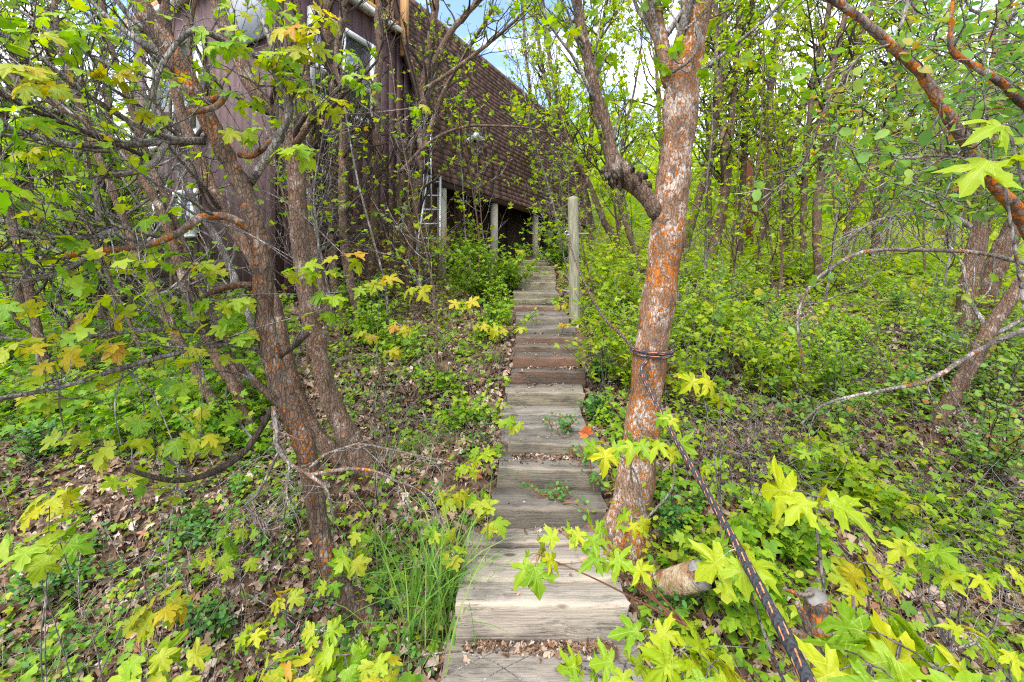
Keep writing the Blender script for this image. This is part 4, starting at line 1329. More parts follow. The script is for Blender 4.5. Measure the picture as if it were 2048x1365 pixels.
# --- wood on the right
bgs = [
    ('forked maple with rusty bark behind the big pale tree', [(1412, 540, 12), (1425, 505, 12), (1436, 470, 12), (1447, 400, 12), (1453, 335, 12), (1444, 230, 9), (1436, 120, 8), (1430, 0, 7)], [LIM([(1453, 335, 0, 10), (1462, 250, 0, 8), (1470, 150, 0, 7), (1480, 0, 6, 6)], sub=5, len=1.0)]),
    ('maple leaning out behind the big pale trunk', [(1362, 545, 11), (1372, 487, 11), (1384, 440, 11), (1412, 348, 10), (1427, 278, 9), (1440, 180, 8), (1447, 80, 7), (1450, -10, 7)], []),
    ('dark thin maple pole behind the forked maple', [(1422, 525, 6), (1420, 450, 6), (1419, 360, 5), (1426, 240, 5), (1440, 100, 5), (1450, 0, 4)], []),
    ('pale barked maple with crooked upper stem right of rusty pipe', [(1563, 534, 9), (1567, 490, 9), (1573, 444, 9), (1570, 384, 9), (1574, 311, 8), (1603, 220, 8), (1625, 165, 8), (1643, 92, 7), (1658, 20, 6), (1665, -30, 6)], []),
    ('thin maple pole beside the pale crooked maple', [(1612, 548, 7), (1606, 480, 7), (1608, 400, 7), (1612, 330, 7), (1620, 230, 6), (1640, 120, 5), (1660, 0, 5)], []),
    ('tall maple forking low, orange root flare, middle of the wood', [(1634, 592, 11), (1637, 546, 10), (1634, 473, 10), (1635, 403, 10), (1642, 348, 9), (1648, 275, 8), (1656, 180, 7), (1675, 90, 6), (1700, -10, 5)], [LIM([(1636, 400, 0, 9), (1658, 348, 0, 8), (1669, 293, 0, 8), (1690, 180, 0, 7), (1720, 80, 0, 6), (1752, -10, 0, 5)], sub=6, len=1.0)]),
    ('leaning maple with red brown bark at the wood edge', [(1746, 535, 11), (1752, 494, 11), (1757, 421, 11), (1771, 348, 10), (1782, 256, 9), (1795, 150, 8), (1815, 40, 7), (1822, -20, 6)], [LIM([(1755, 470, 0, 7), (1782, 440, 0, 7), (1830, 359, 0, 6), (1880, 280, 0, 5)], sub=5, len=0.9)]),
    ('slim maple left of the wooden post, nearest the eave', [(1122, 492, 5), (1118, 465, 5), (1105, 421, 5), (1083, 330, 4.5), (1068, 260, 4), (1060, 180, 4), (1050, 90, 3.5), (1046, 0, 3)], []),
    ('slim maple stem standing just behind the wooden post', [(1135, 500, 5), (1132, 432, 5), (1121, 366, 5), (1110, 290, 4.5), (1098, 200, 4), (1080, 100, 4), (1070, 0, 3)], []),
    ('maple leaning left between post and big pale tree', [(1247, 522, 8), (1236, 494, 8), (1211, 450, 8), (1192, 403, 8), (1172, 355, 7), (1142, 293, 7), (1120, 220, 6), (1100, 120, 5), (1085, 0, 5)], []),
    ('slim leaning maple beside the big pale trunk on its left', [(1284, 532, 7), (1267, 494, 7), (1249, 440, 7), (1234, 388, 6), (1215, 320, 6), (1190, 230, 5), (1170, 120, 5), (1160, 0, 4)], []),
    ('maple stem rising through leaves above the wooden post', [(1186, 512, 7), (1178, 450, 7), (1170, 380, 6.5), (1180, 300, 6), (1187, 200, 5.5), (1200, 90, 5), (1215, -10, 4)], []),
    ('thin upright maple in the gap left of the pale trunk', [(1318, 520, 6), (1316, 430, 6), (1322, 320, 5.5), (1318, 220, 5), (1312, 100, 4), (1318, -10, 4)], []),
    ('crooked maple at far right of the wood with grey bark', [(1688, 560, 9), (1690, 500, 8), (1700, 430, 8), (1722, 380, 8), (1745, 330, 7), (1770, 240, 6), (1800, 130, 5), (1830, 0, 5)], []),
    ('rust stained maple behind the pale crooked maple', [(1512, 530, 7), (1520, 480, 7), (1533, 420, 7), (1538, 340, 7), (1535, 240, 6), (1550, 120, 6), (1560, 0, 5)], []),
    ('maple with reddish upper trunk beside the rusty pipe', [(1478, 525, 8), (1480, 470, 8), (1485, 380, 7), (1490, 280, 7), (1492, 170, 7), (1498, 80, 6), (1505, -10, 6)], []),
]
for i, (lab, sp_, lims) in enumerate(bgs):
    d0 = hit(sp_[0][0], sp_[0][1])
    sp_ = [(a, b_, c * 0.8) for a, b_, c in sp_]
    for lm in lims:
        lm['p'] = [(a, b_, d0, e * 0.8) for a, b_, c, e in lm['p']]
    tree('maple_tree', lab, sp_, 'bark_far', d0, 0.0, nbr=26, blen=(0.8, 2.2), t0=0.25, nsub=7, leaves=7, lsize=0.072, tpl=T_FAR, lmat='leaf_bg', seed=100 + i, k=8, top=1.8, bare=0.12, limbs=lims)

# near-right leaning trunks
tree('maple_tree', 'dark rough maple trunk leaning at the right edge', [(1935, 790, 19), (1926, 690, 17), (1934, 600, 16), (1948, 520, 15), (1965, 440, 14), (1985, 330, 14), (1990, 200, 12), (2000, 80, 11), (2010, -10, 10)], 'bark_mid', None, 0, nbr=14, blen=(0.6, 1.4), t0=0.35, nsub=4, leaves=4, lsize=0.05, tpl=T_MID, lmat='leaf_bg', seed=140, k=12, top=1.0, twmat='twig', bare=0.3)
tree('maple_tree', 'curved brown trunk tight against the rough trunk at right edge', [(1990, 735, 17), (1968, 680, 17), (1962, 630, 17), (1980, 560, 17), (2010, 490, 16), (2045, 420, 15), (2090, 320, 13), (2130, 200, 12)], 'bark_mid', None, 0, nbr=10, blen=(0.6, 1.4), t0=0.4, nsub=4, leaves=4, lsize=0.05, tpl=T_MID, lmat='leaf_bg', seed=141, k=12, top=1.0, twmat='twig', bare=0.3)
tree('maple_tree', 'smooth grey stem leaning steeply right over the undergrowth', [(1870, 855, 13), (1902, 800, 13), (1950, 715, 13), (1985, 650, 12), (2050, 555, 12), (2110, 450, 11), (2160, 330, 9)], 'bark_mid', None, -0.1, nbr=8, blen=(0.5, 1.0), t0=0.3, nsub=4, leaves=5, lsize=0.03, tpl=T_OVAL, lmat='leaf_service', seed=142, k=12, top=0.7, twmat='twig', bare=0.2)

MARKS = [(385, 'sleeper wall'), (530, 'nearest lichened trunk'), (610, 'thick bending trunk'), (700, 'side window'), (860, 'aluminium ladder'), (1060, 'stair top'), (1147, 'wooden post'), (1330, 'big pale trunk'), (1440, 'forked rusty maple'), (1497, 'rusty pipe'), (1570, 'pale crooked maple'), (1640, 'low forking maple'), (1755, 'leaning red brown maple'), (1940, 'rough right edge trunk')]


def beside(px):
    m_ = min(MARKS, key=lambda a: abs(a[0] - px))
    if px < 200:
        return 'at the far left edge'
    if px > 2048:
        return 'at the far right edge'
    if abs(m_[0] - px) < 18:
        return 'in line with the ' + m_[1]
    return ('left' if px < m_[0] else 'right') + ' of the ' + m_[1]


# filler trees deeper in the wood
rgf = np.random.default_rng(77)
for i in range(34):
    side = i % 5
    if side == 4:
        px = rgf.uniform(-350, 190)
        d = rgf.uniform(9, 20)
    else:
        px = rgf.uniform(1120, 2350)
        d = rgf.uniform(9.5, 26)
    x = (px - 1024) / F * d
    zb = float(ground(x, d))
    py = HZ - (zb - ZC) / d * F
    H = rgf.uniform(4.5, 7.5)
    n = 6
    ln = rgf.normal() * 0.12
    rows = []
    for k in range(n):
        f_ = k / (n - 1)
        rows.append((px + (ln * f_ * H + rgf.normal() * 0.10) / d * F, py - H * f_ / d * F, (0.042 * (1 - 0.75 * f_)) / d * F))
    tree('maple_tree', ('slender maple deep in the wood, ' if d < 17 else 'small slender maple far back in the wood, ') + beside(px) if side != 4 else 'slender leafy maple far behind at the left of the house', rows, 'bark_far', d, 0, nbr=22, blen=(1.0, 2.4), t0=0.15, nsub=6, leaves=6, lsize=0.10, tpl=T_FAR, lmat='leaf_bg', seed=300 + i, k=6, top=0, bare=0.05, group='slender maples deep in the wood' if side != 4 else 'slender maples far behind the house')

# leafy trees at the left edge
lefts = [
    ('leafy maple sapling at the left edge, orange stem', [(100, 800, 9), (70, 640, 8), (45, 520, 8), (20, 430, 7), (0, 330, 7), (-20, 200, 6)]),
    ('leafy maple with dark stem left of the sleeper wall', [(215, 700, 9), (190, 560, 8), (150, 470, 8), (120, 380, 7), (110, 260, 7), (100, 120, 6)]),
    ('leafy maple behind the left branches near the house corner', [(275, 640, 8), (262, 560, 8), (240, 450, 7), (225, 330, 7), (215, 200, 6), (205, 90, 5)]),
    ('leafy maple far down the left side', [(40, 660, 9), (40, 560, 8), (50, 430, 8), (60, 300, 7), (40, 170, 6)]),
    ('leafy maple leaning in from beyond the left edge', [(-120, 760, 12), (-100, 600, 11), (-60, 430, 10), (-10, 280, 9), (40, 140, 8)]),
    ('bushy maple low beneath the left branches', [(140, 690, 8), (165, 600, 7), (175, 520, 7), (190, 430, 6)]),
    ('bushy maple left of the lower front window', [(235, 665, 8), (245, 590, 7), (235, 500, 7), (225, 400, 6)]),
]
for i, (lab, sp_) in enumerate(lefts):
    tree('maple_tree', lab, sp_, 'bark_mid', None, 0, nbr=24, blen=(0.6, 1.3), t0=0.12, nsub=5, leaves=(3.0 if i in (2, 6) else 5.0), lsize=0.066, tpl=T_MID, lmat='leaf_left', seed=200 + i, k=8, top=0.8, bare=0.05)

rgp = np.random.default_rng(515)
for i in range(49):
    if i >= 46:
        px, py = rgp.uniform(890, 985), rgp.uniform(535, 600)
        grp = 'thin maple poles before the roof'
    elif i < 18:
        px, py = rgp.uniform(180, 900), rgp.uniform(600, 760)
        lab, grp = 'thin twiggy maple pole among the trunks before the house', 'thin maple poles before the house'
    else:
        px, py = rgp.uniform(1120, 2080), rgp.uniform(525, 640)
        lab, grp = 'thin twiggy maple pole among the trunks of the right wood', 'thin maple poles in the right wood'
    d = hit(px, py)
    H = rgp.uniform(2.6, 5.0)
    ln = rgp.normal() * 0.25 + (0.25 if px > 1300 else -0.3)
    wob = rgp.normal() * 0.25
    r0 = rgp.uniform(0.011, 0.022)
    rows = []
    for k in range(6):
        f_ = k / 5
        rows.append((px + (ln * f_ * H * 0.6 + wob * math.sin(f_ * 3) * 0.5 + rgp.normal() * 0.03) / d * F, py - H * f_ / d * F, r0 * (1 - 0.7 * f_) / d * F))
    lab = ('short ' if H < 3.4 else 'tall ' if H > 4.3 else '') + 'thin twiggy maple pole ' + ('before the house, ' if i < 18 else 'before the roof, ' if i >= 46 else 'in the wood, ') + beside(px)
    tree('maple_pole', lab, rows, 'twig' if i % 3 == 0 else 'bark_mid', d, 0, nbr=24, blen=(0.35, 1.1), t0=0.15, nsub=5, leaves=3.2, lsize=0.034 + 0.004 * d, tpl=T_FAR, lmat='leaf_tree' if i < 18 else 'leaf_bg', seed=700 + i, k=6, top=0.0, bare=0.75 if i < 18 else 0.6 if i >= 46 else 0.35, twmat='twig' if i % 2 else 'twig_dark', group=grp, spread=1.1)

# rusty pipe standing in the wood
dp_ = hit(1500, 505)
pr = thing('rusty_pipe', 'rusty red brown steel pipe standing upright in the wood', 'pipe', P(1498, 505, dp_))
mbx = MB()
mbx.tube(np.array([P(1499, 520, dp_), P(1497, 440, dp_), P(1495, 320, dp_), P(1495, 318, dp_)]), [8 / F * dp_, 8 / F * dp_, 8 / F * dp_, 5 / F * dp_], 12)
mbx.build('shaft', M['rust'], pr)
mbx = MB()
mbx.tube(np.array([P(1498, 400, dp_), P(1498, 394, dp_)]), 10 / F * dp_, 12)
mbx.build('collar', M['rust'], pr)

# --- foreground lichened branches at top right: a serviceberry
sv = thing('serviceberry_tree', 'serviceberry with orange lichened bare branches crossing the top right corner', 'tree', (1.75, 1.15, float(ground(1.75, 1.15))))
rgs = np.random.default_rng(9)
tw, LP, LD = MB(), [], []
svl = [
    [(2300, 900, 1.15, 20), (2160, 640, 1.10, 17), (2048, 440, 1.05, 15), (2005, 385, 1.03, 14), (1960, 320, 1.02, 13.5), (1900, 230, 1.0, 13), (1850, 152, 1.0, 12), (1775, 78, 1.0, 11), (1705, 22, 1.0, 9), (1640, -20, 1.0, 8)],
    [(2170, 400, 1.18, 16), (2090, 270, 1.15, 14), (2030, 200, 1.12, 13), (1985, 165, 1.1, 12), (1940, 135, 1.1, 11), (1905, 108, 1.1, 10), (1900, 50, 1.1, 6), (1905, -20, 1.1, 4)],
    [(2250, 560, 1.5, 10), (2048, 524, 1.4, 8), (1960, 505, 1.35, 7), (1850, 496, 1.3, 6.5), (1725, 502, 1.28, 6), (1645, 545, 1.27, 5.5), (1602, 600, 1.26, 5), (1597, 665, 1.26, 4.5), (1610, 742, 1.26, 3)],
    [(2200, 620, 1.7, 11), (2048, 662, 1.6, 9), (1950, 705, 1.55, 8), (1850, 762, 1.5, 7), (1750, 785, 1.48, 5), (1650, 810, 1.45, 4), (1600, 850, 1.42, 3)],
    [(1800, 60, 1.0, 6), (1812, 20, 1.0, 5.5), (1822, -20, 1.0, 5)],
    [(1965, 322, 1.02, 6), (1900, 312, 1.0, 5), (1820, 315, 1.0, 4), (1740, 338, 1.0, 3)],
    [(1790, 85, 1.0, 5), (1720, 115, 1.0, 4), (1660, 200, 1.0, 3.5), (1600, 330, 1.05, 3), (1520, 400, 1.1, 2.5)],
]
for li in svl:
    lp = np.array([np.append(P(a, b_, c), e * (0.82 if li[0][3] > 18 else 0.58) / F * c) for a, b_, c, e in li])
    lc = crv(lp, 0.02)
    lc[:, :3] += np.cumsum(rgs.normal(size=(len(lc), 3)), 0) * 0.0006
    m = MB()
    m.tube(lc[:, :3], np.maximum(lc[:, 3], 0.0014), 10, jit=0.09, rg=rgs)
    m.build('limb', M['bark_lichen' if li[0][3] > 14 else 'twig_lichen'], sv)
    for q in range(16):
        i = int(rgs.integers(2, len(lc) - 1))
        pts = path(lc[i, :3], norm(lc[i, :3] - lc[i - 1, :3]) * 0.7 + rgs.normal(size=3) * 0.6, rgs.uniform(0.05, 0.28), 5, rgs, 0.0, 0.28)
        tw.tube(pts, np.linspace(0.0024, 0.001, 6), 4, cap=False)
        for w_ in range(int(rgs.integers(0, 5))):
            j = int(rgs.integers(2, 6))
            LP.append(pts[j] + rgs.normal(size=3) * 0.01)
            LD.append(rgs.normal(size=3))
m = MB()
m.tube(crv(np.array([np.append([1.75, 1.15, float(ground(1.75, 1.15)) - 0.2], 0.04), np.append(P(2400, 1100, 1.15), 0.035), np.append(P(2300, 900, 1.15), 0.026)]), 0.05)[:, :3], 0.033, 12)
m.build('trunk', M['bark_lichen'], sv)
for a in range(460):
    zone = a % 3
    if zone < 2:
        p = P(rgs.uniform(1800, 2120), rgs.uniform(20, 430), rgs.uniform(1.25, 2.2))
    else:
        p = P(rgs.uniform(1620, 2080), rgs.uniform(150, 420), rgs.uniform(1.7, 2.4))
    d = norm(rgs.normal(size=3) * [1, 0.6, 0.6] + [-0.6, 0, 0])
    pts = path(p - d * 0.12, d, rgs.uniform(0.12, 0.3), 4, rgs, 0.05, 0.25)
    tw.tube(pts, np.linspace(0.003, 0.0012, 5), 4, cap=False)
    for q in range(int(rgs.integers(5, 11))):
        i = int(rgs.integers(0, 5))
        LP.append(pts[i] + rgs.normal(size=3) * 0.012)
        LD.append(d * 0.4 + rgs.normal(size=3) * 0.6)
tw.build('twigs', M['twig'], sv, True, 'stuff')
LPs, LDs = np.array(LP), np.array(LD)
cr = MB()
sel = np.arange(len(LPs))
near = sel[np.argsort(LPs[:, 1])][:180]
for i in near:
    leaf_obj(sv, 'oval', LPs[i], LDs[i], np.array([0, -0.4, 1]) + rgs.normal(size=3) * 0.5, rgs.uniform(0.022, 0.034), M['leaf_service'], rgs)
oth = np.setdiff1d(sel, near)
scatter(cr, T_OVAL, LPs[oth], LDs[oth], np.array([0, -0.3, 1.0]) + rgs.normal(size=(len(oth), 3)) * 0.5, 0.032 * rgs.uniform(0.7, 1.2, len(oth)), rgs)
cr.build('crown', M['leaf_service'], sv, True, 'stuff')


# ------------------------------------------------------------------ leaf sprays picked out in the photo
def spray(root, px, py, d, spx, n, mat, rg, stems, tpl='rnd', bare_from=None, droop=0.35, face=0.55):
    """n leaves round a node seen at (px, py); spx = leaf length in photo pixels"""
    s = (0.62 if tpl == 'hi' else 0.70) * spx / F * d
    c = P(px, py, d)
    a0 = rg.uniform(0, 2 * np.pi)
    for k in range(n):
        a = a0 + k * 2 * np.pi / n + rg.normal() * 0.35
        od = np.array([math.cos(a), math.sin(a) * 0.75, rg.uniform(-0.55, 0.35)])
        pl = s * rg.uniform(0.25, 0.6)
        b = c + norm(od) * pl + np.array([0, 0, -0.1 * pl])
        mid = (c + b) / 2 + np.array([0, 0, 0.12 * pl])
        stems.tube(np.array([c, mid, b]), [0.0016, 0.0012, 0.0011], 4, cap=False)
        dr = norm(od) * 0.8 + np.array([0, 0, -droop]) + rg.normal(size=3) * 0.2
        nr = np.array([0, -face, 1.0]) + rg.normal(size=3) * 0.35
        leaf_obj(root, tpl, b, dr, nr, s * rg.uniform(0.72, 1.15), M[mat], rg)
    if bare_from is not None:
        b = np.asarray(bare_from, float)
        m1 = (b * 0.55 + c * 0.45) + rg.normal(size=3) * 0.02 + np.array([0, 0, 0.02])
        pts = crv(np.array([b, m1, c]), 0.03)
        stems.tube(pts, np.linspace(0.0032, 0.0016, len(pts)), 5, cap=False)


rgl = np.random.default_rng(21)
stems = MB()
y_, g_ = 'leaf_yellow', 'leaf_near'
upper_left = [
    (110, 30, 1.5, 46, 4, g_), (62, 70, 1.4, 55, 5, g_), (128, 66, 1.5, 48, 4, g_), (40, 130, 1.35, 60, 4, y_), (72, 168, 1.35, 60, 5, y_), (30, 235, 1.35, 66, 4, g_), (70, 240, 1.4, 50, 3, g_),
    (228, 150, 1.6, 44, 6, y_), (195, 165, 1.6, 46, 3, g_), (268, 215, 1.7, 42, 4, y_), (205, 70, 1.6, 34, 4, g_), (170, 60, 1.55, 38, 4, g_), (55, 305, 1.4, 34, 4, y_), (150, 360, 1.55, 36, 3, g_), (100, 325, 1.45, 36, 3, g_),
    (592, 58, 1.8, 52, 7, y_), (562, 112, 1.8, 46, 5, g_), (612, 92, 1.8, 46, 6, y_), (446, 88, 1.75, 55, 5, g_), (430, 62, 1.75, 46, 3, g_), (472, 78, 1.75, 38, 3, g_), (582, 160, 1.85, 44, 5, g_), (612, 186, 1.85, 40, 4, y_),
    (662, 206, 1.85, 46, 4, y_), (692, 112, 1.85, 38, 5, g_), (735, 168, 1.8, 36, 6, g_), (700, 150, 1.8, 36, 4, g_), (577, 300, 1.85, 54, 5, g_), (482, 262, 1.9, 40, 4, g_), (532, 118, 1.8, 42, 4, y_), (490, 195, 1.85, 44, 4, g_),
    (840, 215, 2.0, 30, 5, g_), (300, 430, 1.65, 42, 4, g_), (470, 20, 1.8, 36, 3, g_), (650, 30, 1.85, 40, 5, y_),
]
anchors = np.array([P(500, 368, 1.98), P(571, 250, 1.9), P(552, 155, 1.86), P(396, 438, 1.82), P(257, 289, 1.78), P(150, 292, 1.66), P(60, 270, 1.56), P(440, 195, 1.9), P(470, 95, 1.9), P(300, 200, 1.72), P(120, 516, 1.58), P(293, 491, 1.72), P(179, 112, 1.6), P(60, 120, 1.5), P(400, 610, 1.92), P(250, 735, 1.65), P(120, 775, 1.5), P(380, 700, 1.8), P(620, 230, 1.9)])
mid_left = [
    (282, 520, 1.7, 42, 4, g_), (392, 532, 1.8, 50, 5, y_), (345, 592, 1.8, 46, 4, g_), (430, 640, 1.85, 48, 7, g_), (478, 668, 1.9, 50, 5, g_), (602, 536, 1.9, 48, 5, g_), (640, 548, 1.95, 46, 5, g_), (660, 590, 1.95, 44, 5, g_), (690, 512, 1.95, 52, 3, y_), (642, 622, 1.95, 40, 3, g_),
    (182, 640, 1.6, 70, 3, y_), (142, 682, 1.55, 46, 4, y_), (92, 672, 1.5, 30, 3, y_), (212, 690, 1.6, 48, 5, y_), (112, 720, 1.5, 46, 4, y_), (190, 762, 1.6, 48, 4, g_), (90, 792, 1.5, 50, 4, g_), (132, 880, 1.5, 50, 4, y_), (242, 888, 1.6, 58, 5, y_), (392, 690, 1.8, 42, 5, y_),
    (362, 762, 1.8, 42, 5, g_), (402, 872, 1.75, 48, 6, y_), (345, 882, 1.7, 48, 4, g_), (290, 830, 1.7, 42, 4, g_), (430, 600, 1.85, 46, 4, g_), (20, 600, 1.4, 60, 3, g_), (30, 690, 1.4, 60, 4, y_), (480, 600, 1.9, 40, 4, g_),
]
for (px, py, d, s, n, mt) in upper_left + mid_left:
    c = P(px, py, d)
    k = int(np.argmin(np.linalg.norm(anchors - c, axis=1)))
    spray(L1, px, py, d, s, n, mt, rgl, stems, 'rnd', anchors[k])
stems.build('petioles', M['twig'], L1, True, 'stuff')


# seedlings and saplings standing in the litter and beside the stairs: one thing each
def seedling(name, label, cat, tops, mat, base=None, tpl='rnd', stemmat='twig', sr=0.004, group=None, seed=0):
    """tops: (px, py, depth, leaf px, count)"""
    rg = np.random.default_rng(900 + seed)
    c = P(*tops[0][:3])
    if base is None:
        gx_ = c[0] + rg.normal() * 0.06
        gy_ = c[1] + rg.uniform(0.0, 0.15)
        base = np.array([gx_, gy_, float(ground(gx_, gy_))])
    root = thing(name, label, cat, base, group)
    sm = MB()
    for (px, py, d, s, n, *mm) in tops:
        c = P(px, py, d)
        m1 = base * 0.5 + c * 0.5 + rg.normal(size=3) * 0.03
        pts = crv(np.array([base - [0, 0, 0.02], m1, c]), 0.03)
        sm.tube(pts, np.linspace(sr, sr * 0.45, len(pts)), 6, cap=False)
        spray(root, px, py, d, s, n, mm[0] if mm else mat, rg, sm, tpl)
    sm.build('stem', M[stemmat], root, True, 'stuff')
    return root


LM = 'leaf_lime'
seedling('maple_sapling', 'bright lime maple sapling with huge leaves at the bottom right corner', 'sapling', [(1800, 1290, 0.62, 190, 5), (1740, 1330, 0.58, 170, 4), (1880, 1340, 0.6, 160, 4), (1700, 1290, 0.66, 150, 3)], LM, np.array([0.65, 0.95, float(ground(0.65, 0.95))]), 'hi', 'twig', 0.006, seed=1)
seedling('maple_sapling', 'single grey stem topped by lime leaves above the sawn stump', 'sapling', [(1625, 992, 0.9, 130, 4)], LM, P(1668, 1500, 0.95), 'hi', 'twig', 0.0055, seed=2)
seedling('maple_sapling', 'lime maple spray crossing over the taut rope', 'sapling', [(1475, 1098, 0.95, 110, 5)], LM, P(1600, 1420, 1.0), 'hi', 'twig', 0.0045, seed=3)
seedling('maple_sapling', 'lime maple sapling with leaves along the bottom edge right of the steps', 'sapling', [(1360, 1300, 0.9, 105, 5), (1420, 1330, 0.85, 120, 4), (1300, 1260, 0.95, 80, 4), (1250, 1330, 1.0, 70, 4), (1165, 1335, 1.05, 70, 4)], LM, P(1450, 1560, 1.0), 'hi', 'twig', 0.005, seed=4)
seedling('maple_sapling', 'low reddish twig with lime leaves hanging across the wide lower tread', 'sapling', [(1075, 1108, 1.5, 78, 6), (1125, 1068, 1.52, 52, 3), (1175, 1052, 1.55, 56, 4), (1215, 1110, 1.5, 68, 4), (1255, 1118, 1.48, 70, 4)], LM, P(1372, 1240, 1.55), 'hi', 'red_twig', 0.004, seed=5)
seedling('maple_sapling', 'lime maple twigs spreading in front of the pale lichened trunk', 'sapling', [(1210, 890, 1.85, 62, 5), (1270, 876, 1.8, 56, 4), (1335, 882, 1.75, 58, 5), (1265, 1035, 1.8, 50, 4)], LM, P(1293, 1030, 1.85), 'hi', 'dead_twig', 0.0055, seed=6)
seedling('maple_sapling', 'lime maple shoot pointing up at right of the trunk', 'sapling', [(1400, 752, 1.8, 62, 4), (1440, 790, 1.8, 50, 3), (1345, 830, 1.8, 45, 3)], LM, P(1440, 1010, 1.95), 'hi', 'twig', 0.004, seed=7)
seedling('maple_sapling', 'yellow crumpled leaf cluster rising beside the sawn stump', 'sapling', [(1728, 1125, 1.0, 70, 7, 'leaf_yellow'), (1715, 1165, 1.0, 60, 4, LM)], LM, P(1700, 1400, 1.05), 'rnd', 'twig', 0.004, seed=8)
seedling('maple_sapling', 'flat lime maple spray over dry twigs at right', 'sapling', [(1835, 1090, 1.25, 70, 6), (1872, 1140, 1.25, 60, 5), (1795, 1145, 1.25, 46, 4), (1950, 1145, 1.25, 52, 4), (2010, 1150, 1.25, 52, 4)], LM, P(1900, 1290, 1.3), 'hi', 'twig', 0.004, seed=9)
seedling('maple_sapling', 'lime maple twig low in the bottom right corner', 'sapling', [(1950, 1270, 0.95, 66, 4), (2010, 1300, 0.95, 60, 4)], LM, P(2030, 1480, 1.0), 'hi', 'twig', 0.004, seed=10)
seedling('maple_sapling', 'out of focus lime leaf pair at the right edge', 'sapling', [(2015, 250, 0.62, 120, 2), (2000, 320, 0.62, 110, 2)], LM, np.array([1.3, 0.85, float(ground(1.3, 0.85))]), 'hi', 'twig', 0.005, seed=11)
seed_left = [
    ('maple seedling with drooping yellow leaves at the left edge', [(100, 995, 1.45, 62, 6, y_)]),
    ('broad leaved maple seedling in the lower left edge', [(60, 1090, 1.4, 78, 6, g_), (120, 1085, 1.4, 66, 4, g_)]),
    ('yellow green maple seedling amid twigs in the lower left litter', [(318, 1215, 1.6, 58, 8, y_), (280, 1225, 1.6, 46, 5, y_)]),
    ('small yellow maple seedling left of the trunk foot', [(570, 1190, 1.75, 42, 7, y_)]),
    ('bright maple seedling on bare litter near the bottom', [(505, 1262, 1.65, 42, 6, LM)]),
    ('maple seedling with pale leaves left of the lichened trunk', [(465, 1060, 1.95, 36, 6, g_), (440, 1105, 1.9, 44, 6, g_), (480, 1120, 1.9, 44, 5, g_)]),
    ('wide pale maple seedling at the bottom left of centre', [(295, 1300, 1.45, 76, 6, g_), (355, 1330, 1.45, 64, 5, g_)]),
    ('maple seedling beside the trunk foot by the grass', [(690, 1310, 1.55, 60, 7, g_), (640, 1262, 1.6, 46, 6, g_)]),
    ('maple seedling with cupped leaves under the grass tuft', [(745, 1312, 1.55, 50, 6, g_), (765, 1345, 1.5, 50, 5, y_)]),
    ('maple seedling at the bottom edge below the seedlings', [(540, 1335, 1.5, 60, 6, g_), (600, 1340, 1.5, 50, 5, y_)]),
    ('maple seedling in bare litter with upright leaf pair', [(130, 1010, 1.6, 40, 4, y_), (385, 945, 2.1, 36, 4, y_)]),
    ('bright oak leaved seedling left of the middle steps', [(965, 905, 2.55, 34, 8, LM), (935, 930, 2.5, 34, 6, LM)]),
    ('maple seedling overhanging the left end of the two plank tread', [(1010, 835, 2.7, 30, 5, LM), (1028, 848, 2.7, 26, 4, LM)]),
    ('maple seedling with bronze leaves left of the lower steps', [(905, 985, 2.3, 40, 6, y_), (960, 1000, 2.3, 44, 6, g_), (985, 1030, 2.25, 44, 4, g_)]),
    ('dark bronze sapling in front of the left bank', [(800, 650, 3.3, 30, 7, y_), (780, 700, 3.3, 26, 6, y_), (735, 670, 3.3, 26, 6, y_)]),
    ('slim sapling with yellow lobed leaves right of the thick trunk', [(760, 560, 2.6, 40, 4, y_), (840, 575, 2.6, 46, 4, y_), (925, 600, 2.6, 42, 4, y_), (730, 575, 2.6, 34, 4, g_)]),
    ('small sapling leaning over the angled step', [(1130, 650, 4.5, 18, 6, y_), (1120, 610, 4.5, 16, 5, y_)]),
    ('yellow maple seedling over the left end of the upper steps', [(1000, 660, 3.9, 26, 7, y_), (960, 650, 3.9, 24, 6, y_), (1040, 655, 3.9, 20, 5, y_)]),
    ('yellow maple shoot at the top left of the stairs', [(1040, 500, 7.2, 13, 7, y_), (1020, 520, 7.0, 12, 6, y_)]),
    ('green maple seedling beneath the grey limb tips at left', [(250, 960, 1.9, 44, 6, g_), (380, 820, 2.2, 36, 5, g_)]),
    ('green seedling between the trunk foot and the grass tuft', [(700, 1105, 1.95, 46, 7, g_), (720, 1060, 2.0, 36, 5, g_), (660, 1165, 1.9, 36, 5, g_)]),
    ('small green seedling left of the wide lower tread', [(905, 1110, 2.0, 32, 6, g_), (880, 1060, 2.05, 34, 6, g_)]),
    ('low maple seedling right of the lower steps', [(1420, 930, 2.0, 34, 6, LM)]),
    ('two leaved maple seedling on the right bank', [(1560, 930, 2.1, 34, 7, g_), (1620, 900, 2.1, 34, 7, g_)]),
]
for i, (lab, tops) in enumerate(seed_left):
    seedling('maple_seedling', lab, 'seedling', tops, g_, seed=40 + i, sr=0.003, tpl='hi' if 'oak' in lab or 'right' in lab else 'rnd')


